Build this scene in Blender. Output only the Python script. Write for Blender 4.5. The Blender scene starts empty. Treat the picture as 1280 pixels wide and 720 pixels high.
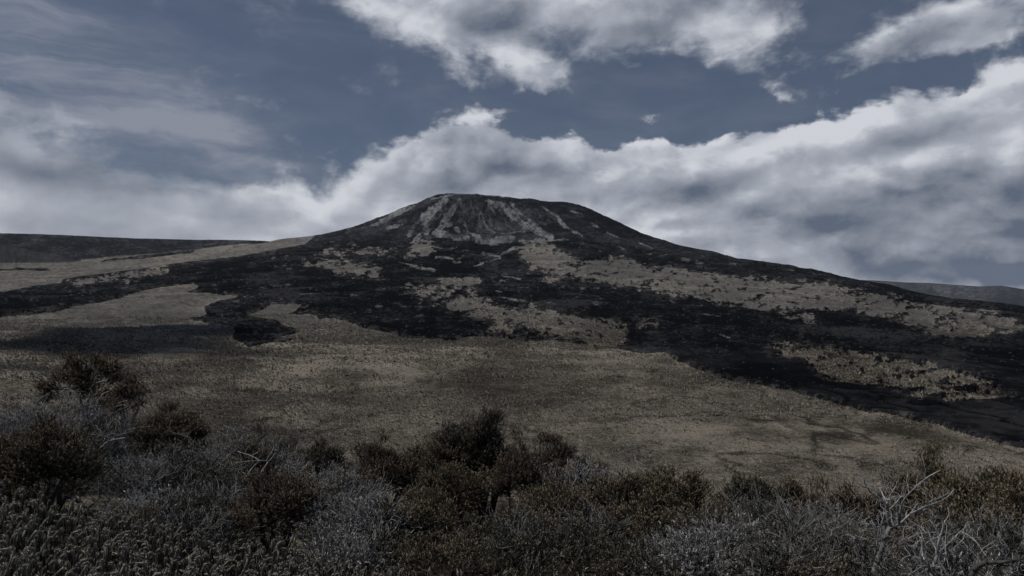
import bpy, math, random
import numpy as np
R = math.radians
rng = np.random.default_rng(7)
random.seed(7)
scene = bpy.context.scene
COL = scene.collection
F = 853.33            # focal length in source pixels (24 mm on 36 mm, 1280 px wide)
HU, HV = 640.0, 360.0

# ------------------------------------------------------------------ camera
cam = bpy.data.objects.new('camera', bpy.data.cameras.new('camera'))
cam.data.lens = 24; cam.data.sensor_width = 36
cam.data.clip_start = 0.1; cam.data.clip_end = 60000
cam.location = (0, 0, 0); cam.rotation_euler = (R(90), 0, 0)
COL.objects.link(cam); scene.camera = cam

# ------------------------------------------------------------------ light and exposure
SUN_AZ, SUN_EL = R(-84), R(47)
EXPO = -0.85
K = 2.0 ** EXPO
scene.view_settings.view_transform = 'Standard'
scene.view_settings.look = 'None'
scene.view_settings.gamma = 1
scene.view_settings.exposure = EXPO
sd = bpy.data.lights.new('sun', 'SUN'); sd.energy = 4.8; sd.angle = R(2.0); sd.color = (1.0, 0.95, 0.88)
so = bpy.data.objects.new('sun', sd); COL.objects.link(so)
sdir = np.array([math.sin(SUN_AZ) * math.cos(SUN_EL), math.cos(SUN_AZ) * math.cos(SUN_EL), math.sin(SUN_EL)])
import mathutils
so.rotation_euler = mathutils.Vector(sdir).to_track_quat('Z', 'Y').to_euler()

# ------------------------------------------------------------------ sky
world = bpy.data.worlds.new('World'); scene.world = world; world.use_nodes = True
nt = world.node_tree; nt.nodes.clear()


class NT:
    def __init__(s, nt): s.nt = nt
    def n(s, t, **kw):
        nd = s.nt.nodes.new(t)
        for k, v in kw.items(): setattr(nd, k, v)
        return nd
    def link(s, a, b):
        s.nt.links.new(a, b)
    def _set(s, inp, v):
        if hasattr(v, 'links') or isinstance(v, bpy.types.NodeSocket): s.link(v, inp)
        else: inp.default_value = v
    def m(s, op, a, b=None, c=None, clamp=False):
        nd = s.n('ShaderNodeMath', operation=op, use_clamp=clamp)
        s._set(nd.inputs[0], a)
        if b is not None: s._set(nd.inputs[1], b)
        if c is not None: s._set(nd.inputs[2], c)
        return nd.outputs[0]
    def vm(s, op, a, b=None, c=None, scale=None, out=0):
        nd = s.n('ShaderNodeVectorMath', operation=op)
        s._set(nd.inputs[0], a)
        if b is not None: s._set(nd.inputs[1], b)
        if c is not None: s._set(nd.inputs[2], c)
        if scale is not None: s._set(nd.inputs['Scale'], scale)
        return nd.outputs[out]
    def xyz(s, x, y, z=0.0):
        nd = s.n('ShaderNodeCombineXYZ')
        for i, v in enumerate((x, y, z)): s._set(nd.inputs[i], v)
        return nd.outputs[0]
    def noise(s, vec, scale, detail=4, rough=0.5, dist=0.0, lac=2.0, color=False, dims='3D'):
        nd = s.n('ShaderNodeTexNoise'); nd.noise_dimensions = dims
        s.link(vec, nd.inputs['Vector'])
        nd.inputs['Scale'].default_value = scale; nd.inputs['Detail'].default_value = detail
        nd.inputs['Roughness'].default_value = rough; nd.inputs['Distortion'].default_value = dist
        nd.inputs['Lacunarity'].default_value = lac
        return nd.outputs['Color'] if color else nd.outputs[0]
    def mr(s, v, a, b, c=0.0, d=1.0, smooth=False):
        nd = s.n('ShaderNodeMapRange'); nd.clamp = True
        if smooth: nd.interpolation_type = 'SMOOTHSTEP'
        s._set(nd.inputs[0], v)
        for i, x in enumerate((a, b, c, d)): s._set(nd.inputs[i + 1], x)
        return nd.outputs[0]
    def mix(s, f, a, b):
        nd = s.n('ShaderNodeMix', data_type='RGBA')
        s._set(nd.inputs[0], f)
        for i, x in ((6, a), (7, b)):
            if isinstance(x, bpy.types.NodeSocket): s.link(x, nd.inputs[i])
            else: nd.inputs[i].default_value = (*x, 1)
        return nd.outputs[2]
    def attr(s, name):
        nd = s.n('ShaderNodeAttribute'); nd.attribute_name = name
        return nd.outputs['Fac']


W = NT(nt)
tc = W.n('ShaderNodeTexCoord').outputs['Generated']
dirn = W.vm('NORMALIZE', tc)
sep = W.n('ShaderNodeSeparateXYZ'); W.link(dirn, sep.inputs[0])
DEG = 180 / math.pi
az = W.m('MULTIPLY', W.m('ARCTAN2', sep.outputs[0], sep.outputs[1]), DEG)
el = W.m('MULTIPLY', W.m('ARCSINE', sep.outputs[2]), DEG)
P0 = W.xyz(az, el)
warpv = W.vm('SUBTRACT', W.noise(dirn, 5.0, 5, 0.6, color=True), (0.5, 0.5, 0.5))
P = W.vm('ADD', P0, W.vm('MULTIPLY', warpv, (9.0, 6.0, 0.0)))


def px2ae(u, v):
    a = math.atan((u - HU) / F)
    return a * DEG, math.atan((HV - v) / F * math.cos(a)) * DEG


def blob_field(blobs, vec):
    """sum of soft ellipses (u, v, half width, half height, tilt, strength) laid out in azimuth / elevation."""
    acc = 0.0
    for (u, v, ru, rv, tilt, st) in blobs:
        a, e = px2ae(u, v)
        c = math.cos(math.radians(a))
        mp = W.n('ShaderNodeMapping'); mp.vector_type = 'TEXTURE'
        W.link(vec, mp.inputs[0])
        mp.inputs['Location'].default_value = (a, e, 0)
        mp.inputs['Rotation'].default_value = (0, 0, math.radians(tilt))
        mp.inputs['Scale'].default_value = (ru * DEG / F * c * c, rv * DEG / F * c, 1)
        g = W.n('ShaderNodeTexGradient'); g.gradient_type = 'SPHERICAL'
        W.link(mp.outputs[0], g.inputs[0])
        acc = W.m('MULTIPLY_ADD', g.outputs['Fac'], st, acc)
    return acc


cover = blob_field([
    # low bank
    (150, 290, 520, 112, -6, .95), (30, 205, 230, 84, -28, .6), (-80, 130, 200, 90, -20, .45), (420, 280, 320, 90, 0, .9),
    (548, 212, 105, 66, 0, .85), (660, 225, 170, 70, 0, .8), (760, 235, 200, 75, 0, .8),
    (880, 240, 170, 95, 0, 1.0), (985, 240, 180, 100, 0, 1.0), (1090, 235, 170, 130, 15, 1.0),
    (1235, 225, 175, 150, 20, 1.1), (900, 310, 500, 90, 0, 1.0), (1250, 300, 300, 110, 0, .9),
    (1430, 190, 170, 130, 0, .9), (470, 228, 80, 34, 0, .3),
    # upper clouds
    (450, 0, 185, 60, -14, .85), (560, 35, 190, 66, -22, .9), (650, 10, 240, 66, -4, .65), (650, 82, 95, 36, -35, .55),
    (800, 10, 220, 80, -8, .85), (900, 35, 130, 48, -14, .65), (700, -60, 420, 90, 0, .7),
    (1190, 36, 150, 44, 8, .9), (1270, 12, 150, 52, 12, .8), (1105, 44, 90, 26, 14, .5), (1235, 60, 90, 24, 6, .4),
], P)
veil = blob_field([
    (60, 60, 330, 120, -18, .75), (190, 150, 300, 85, -28, .75), (330, 185, 240, 55, -22, .45), (20, 160, 220, 100, -15, .5),
    (300, 100, 160, 60, -35, .25), (780, 120, 260, 60, 0, .18), (620, 150, 260, 60, -10, .12),
    (-300, 100, 500, 260, 0, .7), (1500, 100, 400, 300, 0, .4),
], P)
dark = blob_field([
    (1010, 250, 120, 50, -12, .5), (880, 225, 70, 50, 0, .5), (960, 285, 150, 30, 0, .3), (560, 205, 70, 42, 0, .75), (640, 205, 90, 30, 0, .3),
    (1190, 175, 120, 60, 0, .55), (1265, 255, 150, 60, 8, .7), (1190, 322, 190, 34, -2, 1.6), (1260, 338, 130, 26, 0, 1.4),
    (60, 205, 210, 45, -20, .75), (250, 235, 190, 40, -14, .5), (640, 40, 110, 40, 0, .45), (820, 45, 120, 28, 0, .35), (420, 15, 90, 30, 0, .1),
    (1090, 300, 140, 30, -5, .35), (700, 250, 140, 30, -5, .3), (1150, 50, 80, 24, 0, .3), (90, 275, 190, 22, 0, .22),
], P)
light = blob_field([
    (350, 270, 280, 50, 3, .75), (500, 215, 60, 40, 0, .25), (950, 180, 120, 26, 0, .8), (860, 190, 70, 30, 0, .5), (1060, 165, 70, 36, 20, .6),
    (1160, 300, 260, 22, -3, .65), (1255, 215, 60, 32, 0, .7), (870, 300, 220, 30, -5, .45), (1240, 15, 110, 36, 10, .5), (1080, 50, 70, 22, 10, .3),
    (500, 25, 130, 36, -20, .5), (640, 80, 80, 22, -30, .5), (900, 35, 90, 26, -12, .4), (760, 15, 130, 30, 0, .3), (60, 175, 120, 25, -28, .2),
    (760, 200, 110, 24, -5, .35), (1120, 115, 80, 30, 10, .3), (420, 235, 120, 20, 0, .2), (1270, 95, 80, 24, 0, .3),
], P)
squash = W.xyz(W.m('MULTIPLY', az, 1 / DEG), W.m('MULTIPLY', el, 1.7 / DEG))
wv3 = W.vm('MULTIPLY', W.vm('SUBTRACT', W.noise(squash, 9.0, 6, 0.6, color=True, dims='2D'), (0.5, 0.5, 0.5)), (.12, .12, .12))


def cloudiness(vec):
    v = W.vm('ADD', vec, wv3)
    vo = W.n('ShaderNodeTexVoronoi'); vo.voronoi_dimensions = '2D'; vo.feature = 'SMOOTH_F1'; W.link(v, vo.inputs['Vector'])
    vo.inputs['Scale'].default_value = 7.5; vo.inputs['Detail'].default_value = 3.0; vo.inputs['Roughness'].default_value = .5
    vo.inputs['Smoothness'].default_value = .6; vo.normalize = True
    bil = W.m('SUBTRACT', 1.0, W.m('MULTIPLY', vo.outputs['Distance'], 1.5))
    return W.m('ADD', W.m('MULTIPLY', bil, 0.55), W.m('MULTIPLY', W.noise(vec, 6.5, 11, 0.63, 0.25, dims='2D'), 0.60))


n1 = cloudiness(squash)
# the same noise a small step towards the sun: the difference shades the puffs
def billow(vec):
    vo = W.n('ShaderNodeTexVoronoi'); vo.voronoi_dimensions = '2D'; vo.feature = 'SMOOTH_F1'; W.link(W.vm('ADD', vec, wv3), vo.inputs['Vector'])
    vo.inputs['Scale'].default_value = 6.0; vo.inputs['Detail'].default_value = 1.5; vo.inputs['Roughness'].default_value = .45
    vo.inputs['Smoothness'].default_value = .9; vo.normalize = True
    return W.m('ADD', W.m('MULTIPLY', vo.outputs['Distance'], -.55), W.m('MULTIPLY', W.noise(vec, 6.0, 3, 0.45, 0.1, dims='2D'), 0.6))


m1 = billow(squash); m2 = billow(W.vm('ADD', squash, (-0.016, 0.036, 0.0)))
nwisp = W.noise(W.vm('MULTIPLY', dirn, (1.3, 1.3, 4.0)), 5.0, 10, 0.62, 0.5)
gap = blob_field([(1185, 322, 130, 20, -2, .55), (1265, 330, 90, 14, 0, .3)], P)
dens = W.m('ADD', W.m('SUBTRACT', cover, gap), W.m('MULTIPLY', W.m('SUBTRACT', n1, 0.57), W.mr(el, 12, 18, 1.40, 2.1)))
soft = W.m('ADD', W.mr(el, 13, 19, 0, .65), W.mr(az, -6, -20, 0, .40))
alpha = W.mr(dens, 0.20, W.m('ADD', 0.38, soft), smooth=True)
smp = W.n('ShaderNodeMapping'); smp.inputs['Rotation'].default_value = (0, 0, math.radians(24)); smp.inputs['Scale'].default_value = (.055, .30, 1)
W.link(W.vm('ADD', P0, W.vm('MULTIPLY', warpv, (6.0, 4.0, 0.0))), smp.inputs[0])
mps = W.n('ShaderNodeVectorMath', operation='MULTIPLY')
streak = W.noise(smp.outputs[0], 1.0, 9, 0.58, 0.4, dims='2D')
veil_a = W.m('MULTIPLY', veil, W.mr(streak, .30, .72, .15, 1.25), clamp=False)
veil_a = W.m('ADD', veil_a, W.m('MULTIPLY', W.m('SUBTRACT', nwisp, 0.42), 1.1))
veil_a = W.mr(veil_a, -.1, 1.25, 0, 1, smooth=True)
veil_a = W.m('MULTIPLY_ADD', veil_a, 0.46, 0.54, clamp=True)
n2 = cloudiness(W.vm('ADD', squash, (-0.010, 0.022, 0.0)))
relief = W.m('ADD', W.m('MULTIPLY', W.m('SUBTRACT', m1, m2), 2.3), W.m('MULTIPLY', W.m('SUBTRACT', n1, n2), 1.05))
relief = W.m('MULTIPLY', relief, W.mr(az, -24, -4, .55, 1.0))
b = W.m('ADD', 0.69, relief)
# thin edges let the sun through: brighter rims, greyer hearts
b = W.m('ADD', b, W.mr(dens, .3, 1.3, .14, -.14))
b = W.m('ADD', b, W.m('MULTIPLY', W.m('SUBTRACT', nwisp, 0.5), 0.20))
b = W.m('SUBTRACT', b, W.m('MULTIPLY', dark, 0.58))
b = W.m('ADD', b, W.m('MULTIPLY', light, 0.42))
b = W.m('MULTIPLY', b, 1.0, clamp=True)
cr = W.n('ShaderNodeValToRGB')
els = cr.color_ramp.elements


def disp(r, g, bl):
    """display sRGB 0..255 -> scene linear before exposure"""
    o = []
    for c in (r, g, bl):
        c /= 255
        o.append((c / 12.92 if c < .04045 else ((c + .055) / 1.055) ** 2.4))
    return [x / K for x in o]


els[0].position = 0.0; els[0].color = (*disp(90, 101, 119), 1)
els[1].position = 1.0; els[1].color = (*disp(206, 209, 216), 1)
e = els.new(0.35); e.color = (*disp(132, 138, 150), 1)
e = els.new(0.7); e.color = (*disp(166, 171, 182), 1)
W.link(b, cr.inputs[0])
sky = W.n('ShaderNodeTexSky'); sky.sky_type = 'NISHITA'; sky.sun_disc = False
sky.sun_elevation = SUN_EL; sky.sun_rotation = SUN_AZ; sky.altitude = 2300
sky.air_density = 1.0; sky.dust_density = 1.2; sky.ozone_density = 1.0
bg_sky = W.n('ShaderNodeBackground'); bg_sky.inputs[1].default_value = 0.078
W.link(sky.outputs[0], bg_sky.inputs[0])
bg_veil = W.n('ShaderNodeBackground'); W.link(W.mix(W.mr(veil_a, .55, .95), disp(83, 92, 110), disp(136, 142, 156)), bg_veil.inputs[0])
bg_cloud = W.n('ShaderNodeBackground'); W.link(cr.outputs[0], bg_cloud.inputs[0])
mx1 = W.n('ShaderNodeMixShader'); W.link(veil_a, mx1.inputs[0]); W.link(bg_sky.outputs[0], mx1.inputs[1]); W.link(bg_veil.outputs[0], mx1.inputs[2])
mx2 = W.n('ShaderNodeMixShader'); W.link(alpha, mx2.inputs[0]); W.link(mx1.outputs[0], mx2.inputs[1]); W.link(bg_cloud.outputs[0], mx2.inputs[2])
wo = W.n('ShaderNodeOutputWorld'); W.link(mx2.outputs[0], wo.inputs[0])
world.cycles.sampling_method = 'MANUAL'; world.cycles.sample_map_resolution = 512
scene.cycles.max_bounces = 4; scene.cycles.diffuse_bounces = 2; scene.cycles.volume_bounces = 0; scene.cycles.transparent_max_bounces = 8
scene.cycles.transparent_max_bounces = 6


# ------------------------------------------------------------------ helpers
def material(name):
    m = bpy.data.materials.new(name); m.use_nodes = True
    m.node_tree.nodes.clear()
    T = NT(m.node_tree)
    p = T.n('ShaderNodeBsdfPrincipled'); o = T.n('ShaderNodeOutputMaterial')
    T.link(p.outputs[0], o.inputs[0])
    p.inputs['Specular IOR Level'].default_value = 0.25
    return m, T, p


def make_mesh(name, V, faces, mat, attrs=None, smooth=True):
    """faces: array (n, k) with constant k"""
    V = np.asarray(V, dtype=np.float32); faces = np.asarray(faces, dtype=np.int32)
    me = bpy.data.meshes.new(name)
    n, k = faces.shape
    me.vertices.add(len(V)); me.vertices.foreach_set('co', V.ravel())
    me.loops.add(n * k); me.loops.foreach_set('vertex_index', faces.ravel())
    me.polygons.add(n)
    me.polygons.foreach_set('loop_start', np.arange(0, n * k, k, dtype=np.int32))
    me.polygons.foreach_set('loop_total', np.full(n, k, dtype=np.int32))
    me.update(calc_edges=True)
    if smooth: me.polygons.foreach_set('use_smooth', np.ones(n, dtype=bool))
    for a, val in (attrs or {}).items():
        at = me.attributes.new(a, 'FLOAT', 'POINT'); at.data.foreach_set('value', np.asarray(val, dtype=np.float32))
    me.materials.append(mat)
    return me


def link(name, me, parent=None, label=None, cat=None, group=None, kind=None):
    o = bpy.data.objects.new(name, me); COL.objects.link(o)
    if parent is not None: o.parent = parent
    for k, v in (('label', label), ('category', cat), ('group', group), ('kind', kind)):
        if v: o[k] = v
    return o


_tab = rng.random((256, 256))


def vnoise(x, y):
    xi = np.floor(x).astype(np.int64); yi = np.floor(y).astype(np.int64)
    fx = x - xi; fy = y - yi
    fx = fx * fx * fx * (fx * (fx * 6 - 15) + 10); fy = fy * fy * fy * (fy * (fy * 6 - 15) + 10)
    x0 = xi & 255; x1 = (xi + 1) & 255; y0 = yi & 255; y1 = (yi + 1) & 255
    return (_tab[x0, y0] * (1 - fx) * (1 - fy) + _tab[x1, y0] * fx * (1 - fy) + _tab[x0, y1] * (1 - fx) * fy + _tab[x1, y1] * fx * fy) * 2 - 1


def fbm(x, y, wl, octs, gain=0.5, minwl=None):
    """noise in -1..1; wl = longest wavelength; octaves shorter than minwl fade out"""
    s = 0.0; a = 1.0; t = 0.0; c, sn = math.cos(0.6), math.sin(0.6)
    for i in range(octs):
        w = a
        nz = vnoise(x / wl + 17.3 * i, y / wl - 9.1 * i)
        if minwl is not None: nz = nz * np.clip(wl / minwl - 1.0, 0, 1)
        s = s + w * nz; t += w
        a *= gain; wl *= 0.5
        x, y = c * x - sn * y, sn * x + c * y
    return s / t


def sdf_poly(poly, U, Vv, pad=40):
    """signed distance (positive inside) in px, only near the bounding box"""
    poly = np.array(poly, float); out = np.full(U.shape, -1e3)
    m = (U > poly[:, 0].min() - pad) & (U < poly[:, 0].max() + pad) & (Vv > poly[:, 1].min() - pad) & (Vv < poly[:, 1].max() + pad)
    x = U[m]; y = Vv[m]
    d = np.full(x.shape, 1e9); ins = np.zeros(x.shape, bool)
    for i in range(len(poly)):
        ax, ay = poly[i]; bx, by = poly[(i + 1) % len(poly)]
        ex, ey = bx - ax, by - ay
        t = np.clip(((x - ax) * ex + (y - ay) * ey) / (ex * ex + ey * ey + 1e-9), 0, 1)
        d = np.minimum(d, (x - ax - t * ex) ** 2 + (y - ay - t * ey) ** 2)
        if ay != by:
            c = ((ay > y) != (by > y)) & (x < (bx - ax) * (y - ay) / (by - ay) + ax)
            ins ^= c
    out[m] = np.sqrt(d) * np.where(ins, 1, -1)
    return out


def dist_line(pts, U, Vv, pad=12):
    pts = np.array(pts, float); out = np.full(U.shape, 1e3)
    m = (U > pts[:, 0].min() - pad) & (U < pts[:, 0].max() + pad) & (Vv > pts[:, 1].min() - pad) & (Vv < pts[:, 1].max() + pad)
    x = U[m]; y = Vv[m]; d = np.full(x.shape, 1e9)
    for i in range(len(pts) - 1):
        ax, ay = pts[i]; bx, by = pts[i + 1]; ex, ey = bx - ax, by - ay
        t = np.clip(((x - ax) * ex + (y - ay) * ey) / (ex * ex + ey * ey + 1e-9), 0, 1)
        d = np.minimum(d, (x - ax - t * ex) ** 2 + (y - ay - t * ey) ** 2)
    out[m] = np.sqrt(d)
    return out


# ------------------------------------------------------------------ terrain heights
# columns: bearing given as the source pixel column; far profile as source row at each distance
RN = [0.2, 5, 8, 12, 19, 28, 60]
near_left = [-1.9, -2.5, -2.8, -3.2, -3.9, -6.5, -19]
near_mid = [-1.9, -2.5, -3.1, -4.1, -6.2, -9.5, -20]
RF = [100, 150, 200, 300, 450, 600, 900, 1300, 1700, 2000, 2300, 2500, 2700, 3200, 3600, 3900, 4800, 6500, 8500, 12000]
cols = {
    -150: [620, 552, 512, 462, 425, 405, 378, 362, 350, 342, 338, 335, 333, 331, 329, 290, 305, 320, 329, 338],
    0: [620, 552, 512, 462, 425, 404, 377, 361, 350, 343, 339, 336, 334, 331, 328, 291.6, 305, 320, 329, 338],
    160: [620, 550, 510, 460, 422, 400, 371, 355, 343, 335, 331, 328, 326, 322, 318, 297.6, 309, 322, 330, 338],
    320: [620, 550, 508, 458, 420, 398, 364, 342, 324, 315, 309, 305, 303, 302.5, 302, 300.4, 311, 324, 332, 340],
    400: [620, 550, 506, 456, 418, 396, 360, 336, 318, 306, 297, 293.4, 300, 308, 310, 310, 318, 330, 335, 342],
    480: [620, 550, 506, 456, 417, 394, 358, 333, 313, 299, 280, 268.5, 276, 300, 315, 320, 330, 338, 342, 346],
    556: [620, 550, 506, 456, 417, 393, 357, 333, 313, 301, 268, 241.5, 256, 290, 312, 322, 335, 342, 346, 350],
    650: [620, 550, 506, 456, 417, 393, 357, 333, 314, 302, 270, 247.6, 258, 290, 312, 325, 338, 345, 350, 354],
    730: [620, 551, 507, 457, 418, 394, 358, 335, 316, 304, 276, 258.5, 268, 300, 320, 330, 342, 348, 352, 356],
    850: [620, 553, 510, 459, 423, 400, 366, 343, 325, 314, 307, 310, 318, 330, 345, 350, 352, 354, 356, 358],
    1000: [625, 557, 517, 469, 432, 410, 377, 354, 341, 335.8, 338, 342, 348, 358, 366, 370, 385, 370, 355, 358],
    1150: [640, 567, 528, 481, 446, 425, 394, 375, 367.3, 370, 376, 382, 390, 394, 396, 396, 394, 368, 353.5, 358],
    1280: [650, 583, 544, 498, 464, 444, 412, 391.5, 384, 388, 394, 398, 402, 404, 404, 403, 396, 373, 361.5, 363],
    1430: [660, 597, 560, 515, 482, 462, 430, 408, 400, 404, 408, 410, 412, 412, 412, 410, 400, 378, 366, 366],
}
near_sky = [(-150, 290), (380, 296), (400, 293.4), (439, 284.5), (486, 267), (517, 255), (545, 244), (556, 241.5), (570, 242), (595, 243.4), (654, 248), (690, 252), (708, 253),
            (732, 259), (775, 278.6), (810, 294), (849, 306.7), (896, 315.7), (928, 325), (979, 332), (1014, 337.7), (1064, 348.6), (1111, 357.6), (1150, 367),
            (1189, 374), (1280, 383.6), (1430, 400)]
far_sky = [(-150, 290), (0, 291.6), (53, 292.7), (105, 295), (158, 297.6), (239, 299.7), (316, 300.4), (360, 302), (1000, 351), (1064, 349.5), (1096, 350.6), (1134, 353), (1160, 353.5), (1189, 355.6),
           (1224, 358), (1251, 357), (1280, 361.5), (1430, 366)]
RFINE = np.concatenate([np.geomspace(0.2, 90, 150, endpoint=False), np.geomspace(90, 500, 430, endpoint=False),
                        np.geomspace(500, 1900, 350, endpoint=False), np.geomspace(1900, 2620, 190, endpoint=False),
                        np.geomspace(2620, 3550, 40, endpoint=False), np.geomspace(3550, 4000, 70, endpoint=False),
                        np.geomspace(4000, 12000, 110)])
UF = np.arange(-150, 1431, 4.0)


def smooth1(a, k, axis):
    ker = np.exp(-0.5 * (np.arange(-3 * k, 3 * k + 1) / k) ** 2); ker /= ker.sum()
    pad = [(0, 0), (0, 0)]; pad[axis] = (3 * k, 3 * k)
    ap = np.pad(a, pad, mode='edge')
    return np.apply_along_axis(lambda v: np.convolve(v, ker, mode='valid'), axis, ap)


cu = np.array(sorted(cols)); lr = np.log(RFINE)
far = np.array([np.interp(lr, np.log(RF), cols[u]) for u in cu])               # rows per column
farU = np.array([np.interp(UF, cu, far[:, j]) for j in range(len(RFINE))]).T    # (nu, nr)
# smooth in distance (about 6 %) by resampling evenly in log r
le = np.linspace(lr[0], lr[-1], 900)
tmp = np.array([np.interp(le, lr, row) for row in farU])
tmp = smooth1(tmp, 4, 1); tmp = smooth1(tmp, 9, 0)
farU = np.array([np.interp(lr, le, row) for row in tmp])
for (sky_pts, lo, hi, ulo, uhi) in ((near_sky, 900, 3000, 380, 1430), (far_sky, 3300, 12000, -150, 1430)):
    s = np.array(sky_pts); want = np.interp(UF, s[:, 0], s[:, 1])
    sel = (RFINE > lo) & (RFINE < hi)
    cur = farU[:, sel].min(axis=1)
    if lo == 900: wgt = np.clip((lr - np.log(900)) / (np.log(1700) - np.log(900)), 0, 1) * (RFINE < 3300)
    else: wgt = np.clip((lr - np.log(3500)) / (np.log(3850) - np.log(3500)), 0, 1)
    d = want - cur
    if lo == 900: d = d * np.clip((UF - 330) / 60, 0, 1)
    else: d = d * ((UF < 370) | (UF > 990))
    farU += d[:, None] * wgt[None, :]
cosU = 1 / np.sqrt(1 + ((UF - HU) / F) ** 2)
zfar = RFINE[None, :] * cosU[:, None] * (HV - farU) / F
wl_ = np.clip((UF - 180) / 260, 0, 1); wl_ = wl_ * wl_ * (3 - 2 * wl_)
z100 = zfar[:, np.argmin(abs(RFINE - 100))]
znear = np.array([np.interp(lr, np.log(RN + [100]), [a * (1 - w) + b_ * w for a, b_ in zip(near_left, near_mid)] + [z1]) for w, z1 in zip(wl_, z100)])
t = np.clip((RFINE - 70) / 60, 0, 1); t = (t * t * (3 - 2 * t))[None, :]
ZT = znear * (1 - t) + zfar * t
t2 = np.clip((RFINE - 100) / 1, 0, 1)
ZT = np.where(RFINE[None, :] > 140, zfar, ZT)
AZT = np.arctan((UF - HU) / F)
ZBACK = -1.9 - 0.02 * RFINE


def base_z(a, r):
    """height of the smooth terrain at azimuth a (0 = +Y, clockwise) and distance r"""
    a = np.asarray(a, float); r = np.asarray(r, float)
    ac = np.clip(a, AZT[0], AZT[-1])
    uf = (np.tan(ac) * F + HU - UF[0]) / 4.0
    i = np.clip(uf.astype(int), 0, len(UF) - 2); fi = uf - i
    j = np.clip(np.searchsorted(RFINE, r) - 1, 0, len(RFINE) - 2)
    fj = np.clip((r - RFINE[j]) / (RFINE[j + 1] - RFINE[j]), 0, 1)
    z = (ZT[i, j] * (1 - fi) + ZT[i + 1, j] * fi) * (1 - fj) + (ZT[i, j + 1] * (1 - fi) + ZT[i + 1, j + 1] * fi) * fj
    over = np.clip((np.abs(a) - 0.75) / 0.9, 0, 1); over = over * over * (3 - 2 * over)
    zb = ZBACK[j] * (1 - fj) + ZBACK[j + 1] * fj
    return z * (1 - over) + zb * over


def ground_at(x, y):
    a = np.arctan2(x, y); r = np.hypot(x, y)
    return base_z(a, r) + 0.12 * fbm(np.asarray(x, float), np.asarray(y, float), 3.0, 3) * np.clip(r / 10, 0, 1)


# ------------------------------------------------------------------ terrain mesh
va = np.linspace(-R(39.5), R(39.5), 1150)
oa = np.linspace(R(39.5), 2 * math.pi - R(39.5), 72)[1:-1]
A = np.concatenate([va, oa]); NA = len(A); NR = len(RFINE)
AA, RR = np.meshgrid(A, RFINE, indexing='ij')
Asg = np.where(AA > math.pi, AA - 2 * math.pi, AA)
X = RR * np.sin(AA); Y = RR * np.cos(AA)
Z = base_z(Asg, RR)
Acl = np.clip(Asg, -R(39.4), R(39.4))
U = HU + F * np.tan(Acl); V0 = HV - F * Z / (RR * np.cos(Acl))

lava_poly = [(-500, 385), (0, 364.8), (74, 353), (77, 348), (148, 339), (225, 329), (299, 320.5), (334, 313), (380, 305.7), (398, 290), (440, 150), (1600, 150), (1700, 640),
             (1280, 566), (1239.5, 554.8), (1204.5, 545.8), (1173, 537), (1130.6, 527.5), (1072, 512), (1002, 493.7), (955.6, 484.8), (909, 475), (850.6, 453.6), (827, 443), (800, 444.7),
             (785, 441), (740, 435), (712, 427), (654, 425), (619, 419), (587, 418.4), (564, 425), (513, 421), (458.6, 409.5), (419, 398), (400, 399), (397, 393.6), (358, 393), (376, 383),
             (337, 383), (313, 393.6), (348, 402), (376, 415), (345, 421.6), (369, 425), (313, 436), (292, 425), (292, 411), (228, 399), (257, 392), (253, 383), (295, 374),
             (299, 371), (232, 365), (246, 358), (239, 353), (176, 365.5), (105, 381), (32, 395), (0, 396), (-500, 420)]
islands = [
    [(619, 400), (634, 392), (666, 386), (697, 394), (724, 398), (752, 400), (785, 411), (781, 423), (770, 437), (744, 434), (724, 425), (681, 417), (634, 414), (612, 412)],
    [(544, 382), (572, 376), (599, 376), (640, 390), (630, 397), (584, 393)],
    [(503, 360), (533, 358), (567, 367), (560, 375), (529, 373)],
    [(552, 351), (597, 353), (595, 364), (572, 361)],
    [(400, 326), (431, 324), (472, 339), (470, 348), (440, 343), (400, 333), (380, 330)],
    [(395, 315), (440, 312), (495, 313), (480, 317), (400, 320)],
    [(500, 310), (520, 306), (537, 306), (543, 315), (513, 317)],
    [(655, 306), (681, 301), (697, 318), (728, 323.5), (775, 325.5), (800, 331), (843, 339), (917, 348.6), (975, 354), (1049, 360), (1111, 370), (1150, 380), (1189, 385.6), (1280, 402),
     (1500, 440), (1500, 452), (1280, 411.6), (1247, 409), (1235, 418), (1181, 424), (1150, 413), (1123, 399), (1064, 389), (1018, 383), (967, 384.6), (936, 383), (870, 371), (800, 360),
     (775, 355), (744, 351), (712, 341), (689, 353), (673, 341), (650, 325)],
    [(975, 390), (1022, 393), (1014, 400), (987, 398)],
    [(956, 440), (967, 427), (1002, 430), (1033, 436), (1072, 446), (1111, 453.6), (1158, 459.5), (1201, 469), (1239, 481), (1267, 496), (1228, 504), (1181, 503.5), (1150, 495), (1111, 485),
     (1072, 477), (1049, 475), (1025, 467), (1002, 450), (975, 447)],
    [(84, 353), (158, 341), (207, 334), (205, 337), (158, 345), (100, 355)],
    [(155, 350), (176, 347), (172, 350)],
    [(800, 402), (826, 404), (820, 410), (803, 408)],
]
far_dark = [[(125, 327), (180, 319), (245, 313), (240, 316), (180, 322)], [(-400, 341), (60, 336), (62, 338), (-400, 345)]]
cone_poly = [(372, 303), (440, 300), (500, 303), (540, 312), (575, 318), (610, 312), (650, 303), (690, 300), (760, 303), (830, 315), (905, 324), (930, 200), (360, 200)]
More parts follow.
